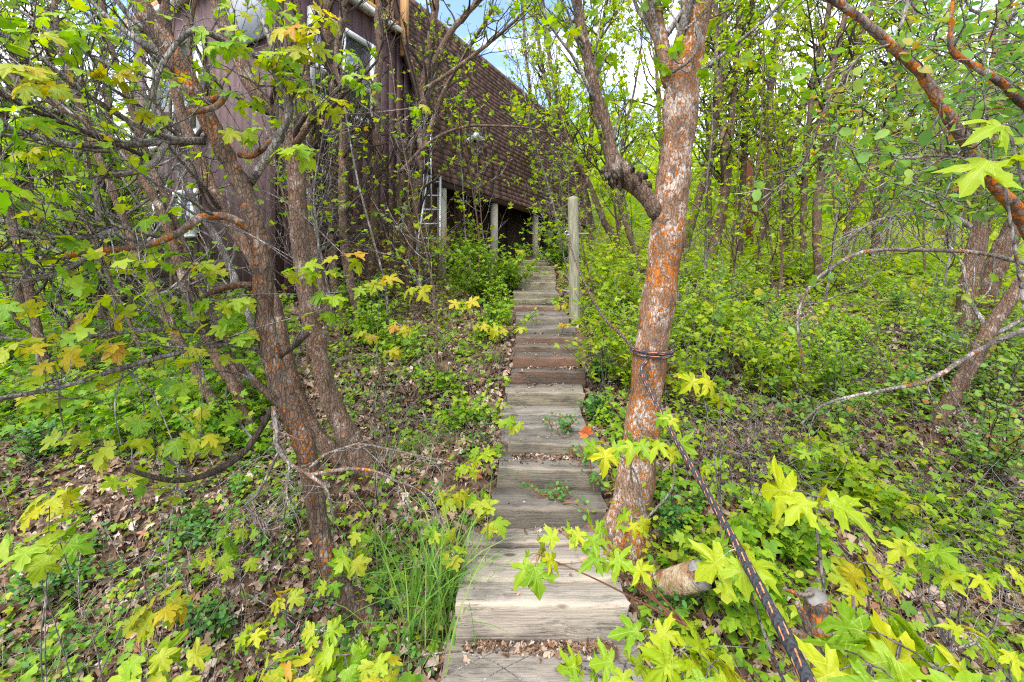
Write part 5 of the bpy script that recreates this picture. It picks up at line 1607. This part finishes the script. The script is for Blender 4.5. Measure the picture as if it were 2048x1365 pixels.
# ------------------------------------------------------------------ shrubs: a thing each
def shrub(name, label, px, py, hgt, wid, nstem, nleaf, lsize, tpl, lmat, seed, d=None, cat='shrub', group=None, stemmat='twig_dark', flat=0.6, zb=None):
    rg = np.random.default_rng(seed)
    d = d or hit(px, py)
    b = P(px, py, d)
    b[2] = float(ground(b[0], b[1])) if zb is None else zb
    root = thing(name, label, cat, b, group)
    sm, LP, LD = MB(), [], []
    for s in range(nstem):
        az, lean_ = rg.uniform(0, 2 * np.pi), rg.uniform(0.1, 1.0)
        dv = np.array([math.cos(az) * lean_ * wid / hgt, math.sin(az) * lean_ * wid / hgt, 1.0])
        L = hgt * rg.uniform(0.6, 1.1) * np.linalg.norm([lean_ * wid / hgt, 1]) * 0.85
        pts = path(b + rg.normal(size=3) * [0.04, 0.04, 0], dv, L, 6, rg, -0.02, 0.16)
        sm.tube(pts, np.linspace(0.005, 0.0018, 7), 4, cap=False)
        for t_ in range(3):
            i = int(rg.integers(2, 6))
            q = path(pts[i], norm(pts[i + 1 if i < 6 else i] - pts[i - 1]) + rg.normal(size=3) * 0.7, L * rg.uniform(0.15, 0.35), 3, rg, 0.02, 0.2)
            sm.tube(q, np.linspace(0.003, 0.0014, 4), 3, cap=False)
            for k in range(max(1, int(nleaf / nstem / 4))):
                j = int(rg.integers(0, 4))
                LP.append(q[j] + rg.normal(size=3) * 0.02)
                LD.append(norm(q[-1] - q[0]) * 0.4 + rg.normal(size=3) * 0.6)
        for k in range(max(1, int(nleaf / nstem / 4))):
            j = int(rg.integers(2, 7))
            LP.append(pts[j] + rg.normal(size=3) * 0.025)
            LD.append(rg.normal(size=3) * 0.7 + norm(dv) * 0.3)
    sm.build('stems', M[stemmat], root, True, 'stuff')
    cr = MB()
    n = len(LP)
    scatter(cr, tpl, np.array(LP), np.array(LD) * [1, 1, flat], np.array([0, -0.35, 1.0]) + rg.normal(size=(n, 3)) * 0.4, lsize * rg.uniform(0.6, 1.25, n), rg)
    cr.build('foliage', M[lmat], root, True, 'stuff')
    return root


shr = [
    ('bright green shrub against the left side of the pale trunk', 1235, 640, 0.5, 0.35, 9, 420, 0.045, T_MID, 'leaf_cover'),
    ('lush yellow green shrub right of the pale trunk on the bank', 1410, 690, 0.75, 0.6, 14, 900, 0.05, T_MID, 'leaf_bg'),
    ('leafy shrub filling the bank left of the upper stairs', 965, 615, 1.15, 0.75, 26, 2400, 0.042, T_FAR, 'leaf_cover'),
    ('light leafy shrub spilling over the left ends of the upper treads', 1020, 590, 0.75, 0.5, 18, 1300, 0.042, T_FAR, 'leaf_cover'),
    ('airy shrub on the left bank halfway up the stairs', 985, 690, 0.5, 0.38, 14, 700, 0.038, T_MID, 'leaf_cover'),
    ('tall airy shrub hiding the second pillar foot', 930, 560, 1.3, 0.6, 20, 1500, 0.048, T_FAR, 'leaf_tree'),
    ('pale grassy shrub on the left bank above the litter', 800, 720, 0.45, 0.5, 14, 600, 0.034, T_MID, 'leaf_cover'),
    ('low green shrub beside the left end of the lower middle steps', 940, 860, 0.32, 0.3, 11, 380, 0.032, T_MID, 'leaf_cover'),
    ('leafy shrub under the first pillar', 870, 560, 1.2, 0.8, 20, 1500, 0.045, T_FAR, 'leaf_cover'),
    ('light green shrub right of the stair top behind the post', 1118, 545, 0.95, 0.6, 20, 1700, 0.05, T_FAR, 'leaf_cover'),
    ('low shrub at the left end of the upper steps', 1005, 650, 0.45, 0.35, 9, 420, 0.04, T_FAR, 'leaf_cover'),
    ('small leaved shrub between the post foot and the rope', 1180, 650, 0.35, 0.35, 9, 420, 0.032, T_OVALF, 'leaf_cover'),
    ('small leaved shrub hugging the right ends of the middle steps', 1195, 770, 0.35, 0.22, 9, 420, 0.032, T_OVAL, 'leaf_snow'),
    ('round leaved snowberry right of the plank treads', 1205, 850, 0.28, 0.2, 8, 300, 0.032, T_OVAL, 'leaf_snow'),
    ('blue green snowberry at the foot of the pale trunk', 1345, 1085, 0.30, 0.24, 10, 420, 0.030, T_OVAL, 'leaf_snow'),
    ('blue green snowberry over the cut log', 1330, 1220, 0.22, 0.2, 7, 190, 0.034, T_OVAL, 'leaf_snow'),
    ('snowberry patch amid twigs left of the lichened trunk', 400, 1085, 0.22, 0.36, 10, 420, 0.030, T_OVAL, 'leaf_snow'),
    ('snowberry patch spreading near the left edge', 150, 1165, 0.2, 0.4, 10, 420, 0.032, T_OVAL, 'leaf_snow'),
    ('dark snowberry clump near the bottom left', 420, 1290, 0.18, 0.18, 7, 230, 0.030, T_OVAL, 'leaf_snow'),
    ('snowberry clump in the far left litter', 70, 930, 0.3, 0.35, 9, 360, 0.034, T_OVAL, 'leaf_snow'),
    ('serviceberry bush with dull green round leaves on the right bank', 1640, 880, 0.45, 0.5, 13, 620, 0.036, T_OVAL, 'leaf_service'),
    ('serviceberry bush with rust tinged leaves at the right edge', 1960, 960, 0.6, 0.55, 14, 720, 0.036, T_OVAL, 'leaf_service'),
    ('serviceberry bush low in front of the leaning grey stem', 1850, 830, 0.55, 0.45, 12, 520, 0.036, T_OVAL, 'leaf_service'),
    ('bright leafy bush at the lower right of the bank', 1680, 1010, 0.42, 0.42, 13, 520, 0.052, T_MID, 'leaf_bg'),
    ('bright currant bush behind the lime sapling', 1560, 1130, 0.38, 0.36, 12, 420, 0.052, T_MID, 'leaf_cover'),
    ('green currant bush below the rope', 1500, 1270, 0.34, 0.34, 11, 360, 0.055, T_MID, 'leaf_cover'),
    ('green bush at the left bank beside the thick trunk', 740, 700, 0.65, 0.45, 15, 800, 0.04, T_MID, 'leaf_cover'),
    ('loose bush on the left bank below the side wall', 720, 640, 0.8, 0.7, 15, 900, 0.045, T_FAR, 'leaf_cover'),
    ('low green bush in the left litter near the middle steps', 880, 800, 0.4, 0.4, 9, 260, 0.035, T_MID, 'leaf_cover'),
    ('bush of light green leaves right of the rope tree base', 1430, 860, 0.4, 0.35, 11, 380, 0.045, T_MID, 'leaf_cover'),
]
for i, a in enumerate(shr):
    shrub('shrub', a[0], *a[1:], 500 + i)
rgb = np.random.default_rng(616)
bank = [('airy light green shrub rising from the right bank', 'airy light shrubs on the right bank', T_FAR, 'leaf_bg', 0.045), ('small leaved green shrub rising from the right bank', 'small leaved shrubs on the right bank', T_OVALF, 'leaf_cover', 0.036), ('dull green round leaved shrub on the right bank', 'round leaved shrubs on the right bank', T_OVAL, 'leaf_service', 0.036)]
for i in range(42):
    lab, grp, tp_, mt, ls = bank[i % 3]
    px, py = rgb.uniform(1180, 2120), rgb.uniform(560, 860)
    h_ = rgb.uniform(0.45, 1.15)
    lab = ('low ' if h_ < 0.65 else 'tall ' if h_ > 0.95 else '') + lab.replace('on the right bank', '').replace('rising from the right bank', '').strip() + (' high up, ' if py < 660 else ' midway up, ' if py < 760 else ' low down, ') + beside(px)
    shrub('shrub', lab, px, py, h_, h_ * rgb.uniform(0.4, 0.8), 13, 520, ls, tp_, mt, 620 + i, group=grp, stemmat='twig')
for i in range(16):
    px, py = rgb.uniform(-60, 520), rgb.uniform(700, 900)
    h_ = rgb.uniform(0.3, 0.8)
    shrub('shrub', ('small ' if h_ < 0.5 else 'large ') + 'straggly green shrub on the left slope, ' + beside(px) + (' in front' if py > 800 else ' further back'), px, py, h_, h_ * rgb.uniform(0.5, 0.9), 11, 330, 0.042, T_MID, 'leaf_left', 670 + i, group='straggly shrubs on the left slope', stemmat='twig')
# bronze budding bush against the side wall
shrub('shrub', 'twiggy bush of bronze buds against the dark side wall', 760, 610, 2.0, 0.9, 34, 900, 0.042, T_BUD, 'bud', 560, None, stemmat='twig')
shrub('shrub', 'twiggy budding bush in front of the ladder', 850, 580, 1.6, 0.8, 26, 700, 0.04, T_BUD, 'bud', 561, None, stemmat='twig')
# snowberry sprigs lying over the dark steps
for i, (lab, px, py, d, zb, w_, nl) in enumerate((('snowberry sprig lying across the dark lower steps', 1115, 985, 2.52, 0.30, 0.2, 110), ('snowberry sprig at right end of the dark lower steps', 1195, 960, 2.6, 0.33, 0.16, 110), ('small snowberry growing from the two plank tread', 1125, 866, 3.06, 0.52, 0.13, 150), ('snowberry sprig near the middle of the third step', 1160, 925, 2.72, 0.42, 0.12, 70))):
    shrub('snowberry_sprig', lab, px, py, 0.12, w_, 8, nl, 0.026, T_OVAL, 'leaf_snow', 580 + i, d, cat='plant', stemmat='red_twig', zb=zb)


# ------------------------------------------------------------------ ground cover, litter, twigs (nobody could count these)
def in_stairs(x, y, m=0.02):
    ys = np.array([s[0] for s in STEPS])
    xl = np.interp(y, ys, [s[2] for s in STEPS])
    xr = np.interp(y, ys, [s[3] for s in STEPS])
    return (x > xl - m) & (x < xr + m) & (y < 10.9)


def in_house(x, y, m=0.0):
    q = np.stack([x - HE[0], y - HE[1]], -1)
    t = q @ HD[:2]
    s = q @ HN[:2]
    return (t > TC - m) & (t < 9.5) & (s > SW - m - 0.05) & (s < SW + AW + m)


def cover(name, label, cat, n, dr, pxr, hgt, nl, lsize, tpl, lmat, seed, dens=None, stem=True, wid=0.5):
    rg = np.random.default_rng(seed)
    d = rg.uniform(dr[0], dr[1], n)
    px = rg.uniform(pxr[0], pxr[1], n)
    x = (px - 1024) / F * d
    keep = ~in_stairs(x, d, 0.06) & ~in_house(x, d, 0.1)
    if dens is not None:
        keep &= rg.random(n) < dens(x, d)
    x, d = x[keep], d[keep]
    z = ground(x, d)
    n = len(x)
    m = MB()
    h = hgt * rg.uniform(0.3, 1.3, n)
    LPa, LDa, LSa = [], [], []
    for k in range(nl):
        f_ = rg.uniform(0.15, 1.0, n)
        az = rg.uniform(0, 2 * np.pi, n)
        rr = wid * h * rg.uniform(0.2, 1.0, n)
        LPa.append(np.column_stack([x + np.cos(az) * rr, d + np.sin(az) * rr, z + h * f_]))
        LDa.append(np.column_stack([np.cos(az), np.sin(az), rg.normal(size=n) * 0.35 - 0.1]))
        LSa.append(lsize * rg.uniform(0.55, 1.25, n))
    LPa, LDa, LSa = np.vstack(LPa), np.vstack(LDa), np.concatenate(LSa)
    scatter(m, tpl, LPa, LDa, np.array([0, -0.25, 1.0]) + rg.normal(size=(len(LPa), 3)) * 0.35, LSa, rg)
    o = m.build(name, M[lmat], None, True, 'stuff')
    tag(o, label, cat)
    return o


patch = lambda x, y, a=2.1, b=1.7, p=0.0: 0.5 + 0.5 * np.sin(a * x + 1.3 * y + p) * np.sin(b * y - 0.8 * x + 2 * p)
cover('undergrowth', 'bright green leafy undergrowth carpeting the right bank', 'undergrowth', 4600, (2.2, 9.5), (1190, 2250), 0.24, 8, 0.042, T_FAR, 'leaf_cover', 1, lambda x, y: np.clip(patch(x, y) * 1.7 - 0.62 + 0.13 * (y - 3), 0.04, 1))
cover('undergrowth', 'yellow green leaf carpet deeper under the right trees', 'undergrowth', 3200, (6.0, 20), (1130, 2350), 0.5, 9, 0.085, T_FAR, 'leaf_bg', 2)
cover('undergrowth', 'green undergrowth covering the slope beside the upper stairs', 'undergrowth', 1500, (3.4, 9.0), (640, 1260), 0.25, 9, 0.042, T_FAR, 'leaf_cover', 3, lambda x, y: np.clip((y - 3.0) / 3.0, 0.1, 1) * (0.3 + 0.7 * patch(x, y, p=1.0)))
cover('undergrowth', 'dense green undergrowth on the far left slope', 'undergrowth', 2600, (3.0, 9.0), (-250, 560), 0.38, 9, 0.06, T_FAR, 'leaf_left', 4, lambda x, y: np.clip((y - 2.6) / 1.8, 0, 1))
cover('ground_cover', 'pale yellow green seedlings mixed through the right bank', 'undergrowth', 1500, (1.8, 7.5), (1190, 2250), 0.42, 6, 0.034, T_OVALF, 'leaf_bg', 8, lambda x, y: 0.1 + 0.9 * patch(x, y, 3.7, 2.6, 1.9))
cover('ground_cover', 'scattered small seedlings in the left leaf litter', 'undergrowth', 2300, (1.3, 4.4), (-200, 980), 0.13, 8, 0.028, T_OVAL, 'leaf_snow', 5, lambda x, y: 0.1 + 0.9 * np.clip(patch(x, y, 3.3, 2.9, 0.7) * 2 - 0.6, 0, 1))
cover('ground_cover', 'lobed seedlings scattered through the left leaf litter', 'undergrowth', 1700, (1.3, 5.0), (-150, 1000), 0.14, 6, 0.036, T_MID, 'leaf_cover', 6, lambda x, y: 0.3 + 0.7 * patch(x, y, 2.9, 3.1, 2.2))
cover('ground_cover', 'lobed green ground cover under the lime saplings at right', 'undergrowth', 700, (1.0, 2.8), (1300, 2250), 0.16, 6, 0.042, T_MID, 'leaf_cover', 7, lambda x, y: 0.15 + 0.85 * np.clip(patch(x, y, 2.6, 2.4, 0.2) * 1.8 - 0.5, 0, 1))

rgm = np.random.default_rng(61)
# far wood behind everything: one leafy mass
m = MB()
n = 42000
d = rgm.uniform(18, 60, n)
px = rgm.uniform(-500, 2600, n)
x = (px - 1024) / F * d
z = ground(x, d) + rgm.uniform(0.0, 1.0, n) ** 1.4 * (4.6 + 2.0 * np.sin(px * 0.012) + 1.5 * np.sin(px * 0.031 + d))
scatter(m, T_FAR, np.column_stack([x, d, z]), rgm.normal(size=(n, 3)), np.array([0, -0.6, 1.0]) + rgm.normal(size=(n, 3)) * 0.6, rgm.uniform(0.25, 0.55, n), rgm)
tag(m.build('distant_wood', M['leaf_bg'], None, True, 'stuff'), 'yellow green distant wood on the hillside behind the trunks', 'wood')

m = MB()
for (n, d0_, d1_, ex, tp_, s0_, s1_, hz_) in ((30000, 1.2, 4.0, 1.0, T_LIT, 0.020, 0.056, 0.045), (26000, 3.4, 9.0, 1.1, T_LITF, 0.035, 0.07, 0.04)):
    d = d0_ + rgm.uniform(0, 1, n) ** ex * (d1_ - d0_)
    px = rgm.uniform(-250, 2300, n)
    x = (px - 1024) / F * d
    k = ~in_stairs(x, d, 0.0) & ~in_house(x, d)
    x, d = x[k], d[k]
    n = len(x)
    az = rgm.uniform(0, 2 * np.pi, n)
    scatter(m, tp_, np.column_stack([x, d, ground(x, d) + rgm.uniform(0.0, hz_, n)]), np.column_stack([np.cos(az), np.sin(az), rgm.normal(size=n) * 0.4]), np.array([0, 0, 1.0]) + rgm.normal(size=(n, 3)) * 0.6, rgm.uniform(s0_, s1_, n), rgm)
# drifts of small pieces on the back of some treads
for (si, cnt, x0, x1, sz) in ((0, 340, -0.2, 0.45, 0.017), (3, 200, 0.0, 0.5, 0.016), (1, 26, 0.05, 0.35, 0.014), (7, 60, 0.1, 0.6, 0.014), (13, 30, 0.1, 0.6, 0.016), (6, 30, 0.1, 0.5, 0.014)):
    s_ = STEPS[si]
    nxt = STEPS[si + 1][0]
    xx = rgm.uniform(x0, x1, cnt)
    yy = nxt - 0.005 - np.abs(rgm.normal(size=cnt)) * 0.028
    az = rgm.uniform(0, 2 * np.pi, cnt)
    scatter(m, T_LIT, np.column_stack([xx, yy, s_[1] + s_[4] * 0.5 * math.sin(R(s_[5])) + rgm.uniform(0.002, 0.018, cnt)]), np.column_stack([np.cos(az), np.sin(az) * 0.5, rgm.normal(size=cnt) * 0.3]), np.array([0, 0, 1.0]) + rgm.normal(size=(cnt, 3)) * 0.6, sz * rgm.uniform(0.5, 1.7, cnt), rgm)
for si in range(0, 18):
    s_ = STEPS[si]
    cnt = 14
    xx = rgm.uniform(s_[2] + 0.05, s_[3] - 0.05, cnt)
    yy = rgm.uniform(s_[0] + 0.03, STEPS[si + 1][0] - 0.02, cnt)
    az = rgm.uniform(0, 2 * np.pi, cnt)
    scatter(m, T_LIT, np.column_stack([xx, yy, s_[1] + (yy - s_[0] - s_[4] / 2) * math.sin(R(s_[5])) + 0.008 + 0 * xx]), np.column_stack([np.cos(az), np.sin(az), 0 * az]), np.array([0, 0, 1.0]) + rgm.normal(size=(cnt, 3)) * 0.3, (0.008 + 0.0018 * s_[0]) * rgm.uniform(0.5, 1.6, cnt), rgm)
tag(m.build('leaf_litter', M['litter'], None, True, 'stuff'), 'brown dry leaf litter covering the slope', 'leaf litter')

m = MB()
for i in range(1100):
    left_ = i % 2 == 0
    d = rgm.uniform(1.35, 4.6)
    px = rgm.uniform(-200, 960) if left_ else rgm.uniform(1290, 2300)
    x = (px - 1024) / F * d
    if in_stairs(np.array([x]), np.array([d]), 0.05)[0]:
        continue
    L = rgm.uniform(0.15, 0.8)
    az = rgm.uniform(0, 2 * np.pi)
    tt = np.linspace(0, 1, 6)
    bx = x + np.cos(az) * L * tt + 0.04 * rgm.normal() * np.sin(tt * 3)
    by = d + np.sin(az) * L * tt + 0.04 * rgm.normal() * np.sin(tt * 3)
    bz = ground(bx, by) + 0.02 + rgm.uniform(0.0, 0.16) * np.sin(tt * np.pi) + rgm.normal(size=6) * 0.006
    r0 = rgm.uniform(0.0012, 0.0042)
    m.tube(np.column_stack([bx, by, bz]), np.linspace(r0, r0 * 0.4, 6), 4, cap=False)
tag(m.build('fallen_twigs', M['twig'], None, True, 'stuff'), 'grey fallen twigs strewn over the litter', 'twigs')

m = MB()
for i in range(2400):       # tangles of bare brush on the right bank and along the left bank
    z_ = i % 6
    if z_ == 0:
        p = P(rgm.uniform(1420, 1620), rgm.uniform(870, 1010), 1.0)
    elif z_ == 1:
        p = P(rgm.uniform(1800, 2048), rgm.uniform(950, 1250), 1.0)
    elif z_ == 2:
        p = P(rgm.uniform(0, 480), rgm.uniform(560, 900), 1.0)
    elif z_ == 3:
        p = P(rgm.uniform(560, 1000), rgm.uniform(560, 900), 1.0)
    else:
        p = P(rgm.uniform(1350, 2040), rgm.uniform(560, 880), 1.0)
    px, py = p[0] * F + 1024, HZ - (p[2] - ZC) * F
    d = hit(px, py)
    q = P(px, py, d)
    L = rgm.uniform(0.12, 0.5) * (1 + d * 0.10)
    pts = path(q, rgm.normal(size=3) * [1, 1, 0.3] + [0, 0, 0.9], L, 5, rgm, -0.16, 0.3)
    m.tube(pts, np.linspace(0.0016 + 0.0004 * d, 0.0007 + 0.0002 * d, 6), 3, cap=False)
tag(m.build('dry_brush', M['dead_twig'], None, True, 'stuff'), 'tangled pale dry brush among the undergrowth', 'brush')

# grass tuft left of the lower steps and a small one on the left bank
for (lab, cx, cy, n, Lm, wsp, sd_) in (('tall green grass tuft against the left edge of the lower steps', -0.35, 2.02, 170, 0.62, 0.14, 1), ('thin grass tuft behind the nearest trunk foot', -0.72, 2.35, 45, 0.42, 0.10, 2), ('pale short grass patch on the left bank below the thick trunk', -0.75, 3.1, 120, 0.18, 0.22, 3)):
    rg = np.random.default_rng(sd_)
    b = np.array([cx, cy, float(ground(cx, cy))])
    m = MB()
    for i in range(n):
        p0 = b + np.array([rg.normal() * wsp * 0.7, rg.normal() * wsp * 0.8, 0])
        p0[2] = float(ground(p0[0], p0[1])) - 0.01
        L = Lm * rg.uniform(0.45, 1.15)
        az = rg.uniform(0, 2 * np.pi)
        ln = rg.uniform(0.1, 0.85)
        tt = np.linspace(0, 1, 7)
        out = np.array([math.cos(az), math.sin(az), 0])
        cpts = p0 + out * (ln * L * tt ** 1.8)[:, None] + UP * (L * (tt - 0.28 * ln * 2 * tt ** 2.5))[:, None]
        w = rg.uniform(0.0022, 0.0065) * (1 - tt ** 2 * 0.95)
        sd2 = norm(np.cross(out, UP) + rg.normal(size=3) * 0.3)
        V = np.vstack([cpts - sd2 * w[:, None], cpts + sd2 * w[:, None]])
        m.add(V, [[k, k + 1, k + 8, k + 7] for k in range(6)])
    root = thing('grass_tuft', lab, 'grass', b)
    m.build('blades', M['grass'], root, True, 'stuff')

M['straw'] = leafmat('straw', [(0.0, (0.34, 0.27, 0.14)), (0.6, (0.48, 0.40, 0.23)), (1.0, (0.30, 0.34, 0.10))], 0.25, 0.6)
m = MB()
n = 5200
d = rgm.uniform(1.4, 5.5, n)
px = np.where(rgm.random(n) < 0.6, rgm.uniform(-150, 1000, n), rgm.uniform(1280, 2250, n))
x = (px - 1024) / F * d
k = ~in_stairs(x, d, 0.03) & (rgm.random(n) < 0.12 + 0.88 * np.clip(patch(x, d, 2.2, 3.4, 3.0) * 2.2 - 1.1, 0, 1))
x, d = x[k], d[k]
n = len(x)
z = ground(x, d)
L = rgm.uniform(0.08, 0.30, n)
az = rgm.uniform(0, 2 * np.pi, n)
ln = rgm.uniform(0.2, 1.1, n)
o3 = np.column_stack([np.cos(az), np.sin(az), 0 * az])
b3 = np.column_stack([x, d, z])
sdv = np.column_stack([-np.sin(az), np.cos(az), 0 * az])
rows_ = []
for t_ in (0.0, 0.5, 1.0):
    c3 = b3 + o3 * (ln * L * t_ ** 1.6)[:, None] + UP * (L * (t_ - 0.35 * ln * t_ ** 2))[:, None]
    w3 = (0.0007 + 0.00035 * d) * (1.0 - 0.8 * t_)
    rows_ += [c3 - sdv * w3[:, None], c3 + sdv * w3[:, None]]
V = np.stack(rows_, 1).reshape(-1, 3)
o_i = np.arange(n)[:, None] * 6
m.add(V, np.vstack([o_i + [0, 1, 3, 2], o_i + [2, 3, 5, 4]]))
tag(m.build('dry_grass', M['straw'], None, True, 'stuff'), 'straw coloured thin grass standing in the leaf litter', 'grass')

# dead lichened branch in front of the trunks
db = thing('dead_branch', 'pale dead branch with orange lichen sprawling before the trunk feet', 'branch', P(640, 960, 1.95))
rgd = np.random.default_rng(15)
dl = [
    [(548, 812, 1.95, 7), (552, 870, 1.92, 7), (553, 892, 1.9, 6.5), (580, 928, 1.86, 6), (615, 950, 1.84, 5.5), (650, 975, 1.82, 4.5), (655, 1010, 1.82, 3.5), (662, 1040, 1.82, 2.5)],
    [(615, 950, 1.84, 5), (680, 940, 1.82, 4.5), (740, 940, 1.8, 4), (800, 965, 1.78, 3), (850, 990, 1.78, 2), (880, 1040, 1.78, 1.4)],
    [(620, 935, 1.86, 4), (660, 905, 1.88, 3.5), (720, 890, 1.9, 3.5), (785, 903, 1.9, 3), (855, 920, 1.9, 2.5), (915, 930, 1.92, 1.5)],
    [(580, 930, 1.86, 3), (575, 990, 1.84, 2.5), (568, 1035, 1.84, 1.8)],
    [(560, 900, 1.9, 4), (520, 990, 1.86, 3.5), (500, 1012, 1.84, 3.2), (545, 1050, 1.82, 2.2)],
]
m2 = MB()
for li in dl:
    lp = np.array([np.append(P(a, b_, c), e * 0.75 / F * c) for a, b_, c, e in li])
    lc = crv(lp, 0.02)
    lc[:, :3] += np.cumsum(rgd.normal(size=(len(lc), 3)), 0) * 0.0012
    m = MB()
    m.tube(lc[:, :3], np.maximum(lc[:, 3], 0.0012), 7, jit=0.1, rg=rgd)
    m.build('limb', M['twig_lichen'], db)
    for s in range(22):
        i = int(rgd.integers(3, len(lc) - 1))
        pts = path(lc[i, :3], rgd.normal(size=3) * [1, 0.6, 0.5] + [0.1, 0, -0.5], rgd.uniform(0.06, 0.2), 4, rgd, -0.12, 0.3)
        m2.tube(pts, np.linspace(0.0024, 0.001, 5), 4, cap=False)
m2.build('twigs', M['dead_twig'], db, True, 'stuff')

# hanging dead twigs in the right wood
hb = thing('dead_branch', 'pale dead twigs drooping from a branch in the right wood', 'branch', P(1780, 600, 4.2))
m = MB()
lc = crv(np.array([np.append(P(a, b_, 4.2), 0.012) for a, b_ in ((1960, 380), (1900, 410), (1830, 425), (1760, 440), (1700, 470))]), 0.06)
m.tube(lc[:, :3], np.linspace(0.016, 0.006, len(lc)), 6)
m.build('limb', M['twig'], hb)
m = MB()
for s in range(70):
    i = int(rgd.integers(0, len(lc)))
    pts = path(lc[i, :3], [rgd.normal() * 0.7 - 0.3, rgd.normal() * 0.5, -0.4], rgd.uniform(0.3, 0.75), 6, rgd, -0.12, 0.22)
    m.tube(pts, np.linspace(0.0055, 0.002, 7), 3, cap=False)
m.build('twigs', M['dead_twig'], hb, True, 'stuff')

# small loose things on the steps
pe = MB()
p = P(1168, 1131, 2.15)
p[2] = 0.186
t_ = np.linspace(-1, 1, 7)
pe.tube(np.stack([p[0] + t_ * 0.020, p[1] + 0 * t_, p[2] + 0 * t_], -1), 0.012 * np.sqrt(np.maximum(0.05, 1 - t_ ** 4)), 8, jit=0.06, rg=rgd)
tag(pe.build('pebble', M['pebble']), 'small pink stone lying on the wide lower tread', 'stone')
od = thing('dead_leaf', 'curled orange dead leaf at right end of the plank tread', 'leaf', P(1172, 872, 2.95))
M['orange_leaf'] = plain('orange_leaf', (0.50, 0.10, 0.025), (0.62, 0.16, 0.04), 30, 0.6)
for k in range(3):
    leaf_obj(od, 'mid', P(1172, 868, 2.95), [rgd.normal() * 0.4, -0.3, 1.0 if k else -0.4], [0.3 * k - 0.3, -1, 0.3], 0.06, M['orange_leaf'], rgd, 'lobe')
for (lab, px, py, r) in (('grey half buried rock in the left litter', 240, 790, 0.14), ('grey half buried rock behind the sapling left of the steps', 870, 885, 0.06)):
    d = hit(px, py)
    c = P(px, py, d)
    th_, ph_ = np.meshgrid(np.linspace(0, np.pi, 8), np.linspace(0, 2 * np.pi, 12, endpoint=False), indexing='ij')
    rr = r * (1 + rgd.normal(size=th_.shape) * 0.07)
    V = np.stack([c[0] + rr * np.sin(th_) * np.cos(ph_) * 1.2, c[1] + rr * np.sin(th_) * np.sin(ph_), c[2] + rr * np.cos(th_) * 0.75], -1).reshape(-1, 3)
    q = [[i * 12 + j, i * 12 + (j + 1) % 12, (i + 1) * 12 + (j + 1) % 12, (i + 1) * 12 + j] for i in range(7) for j in range(12)]
    m = MB()
    m.add(V, q)
    tag(m.build('rock', M['rock']), lab, 'rock')

for o in bpy.data.objects:      # drop the build-time helper property
    if '_base' in o:
        del o['_base']
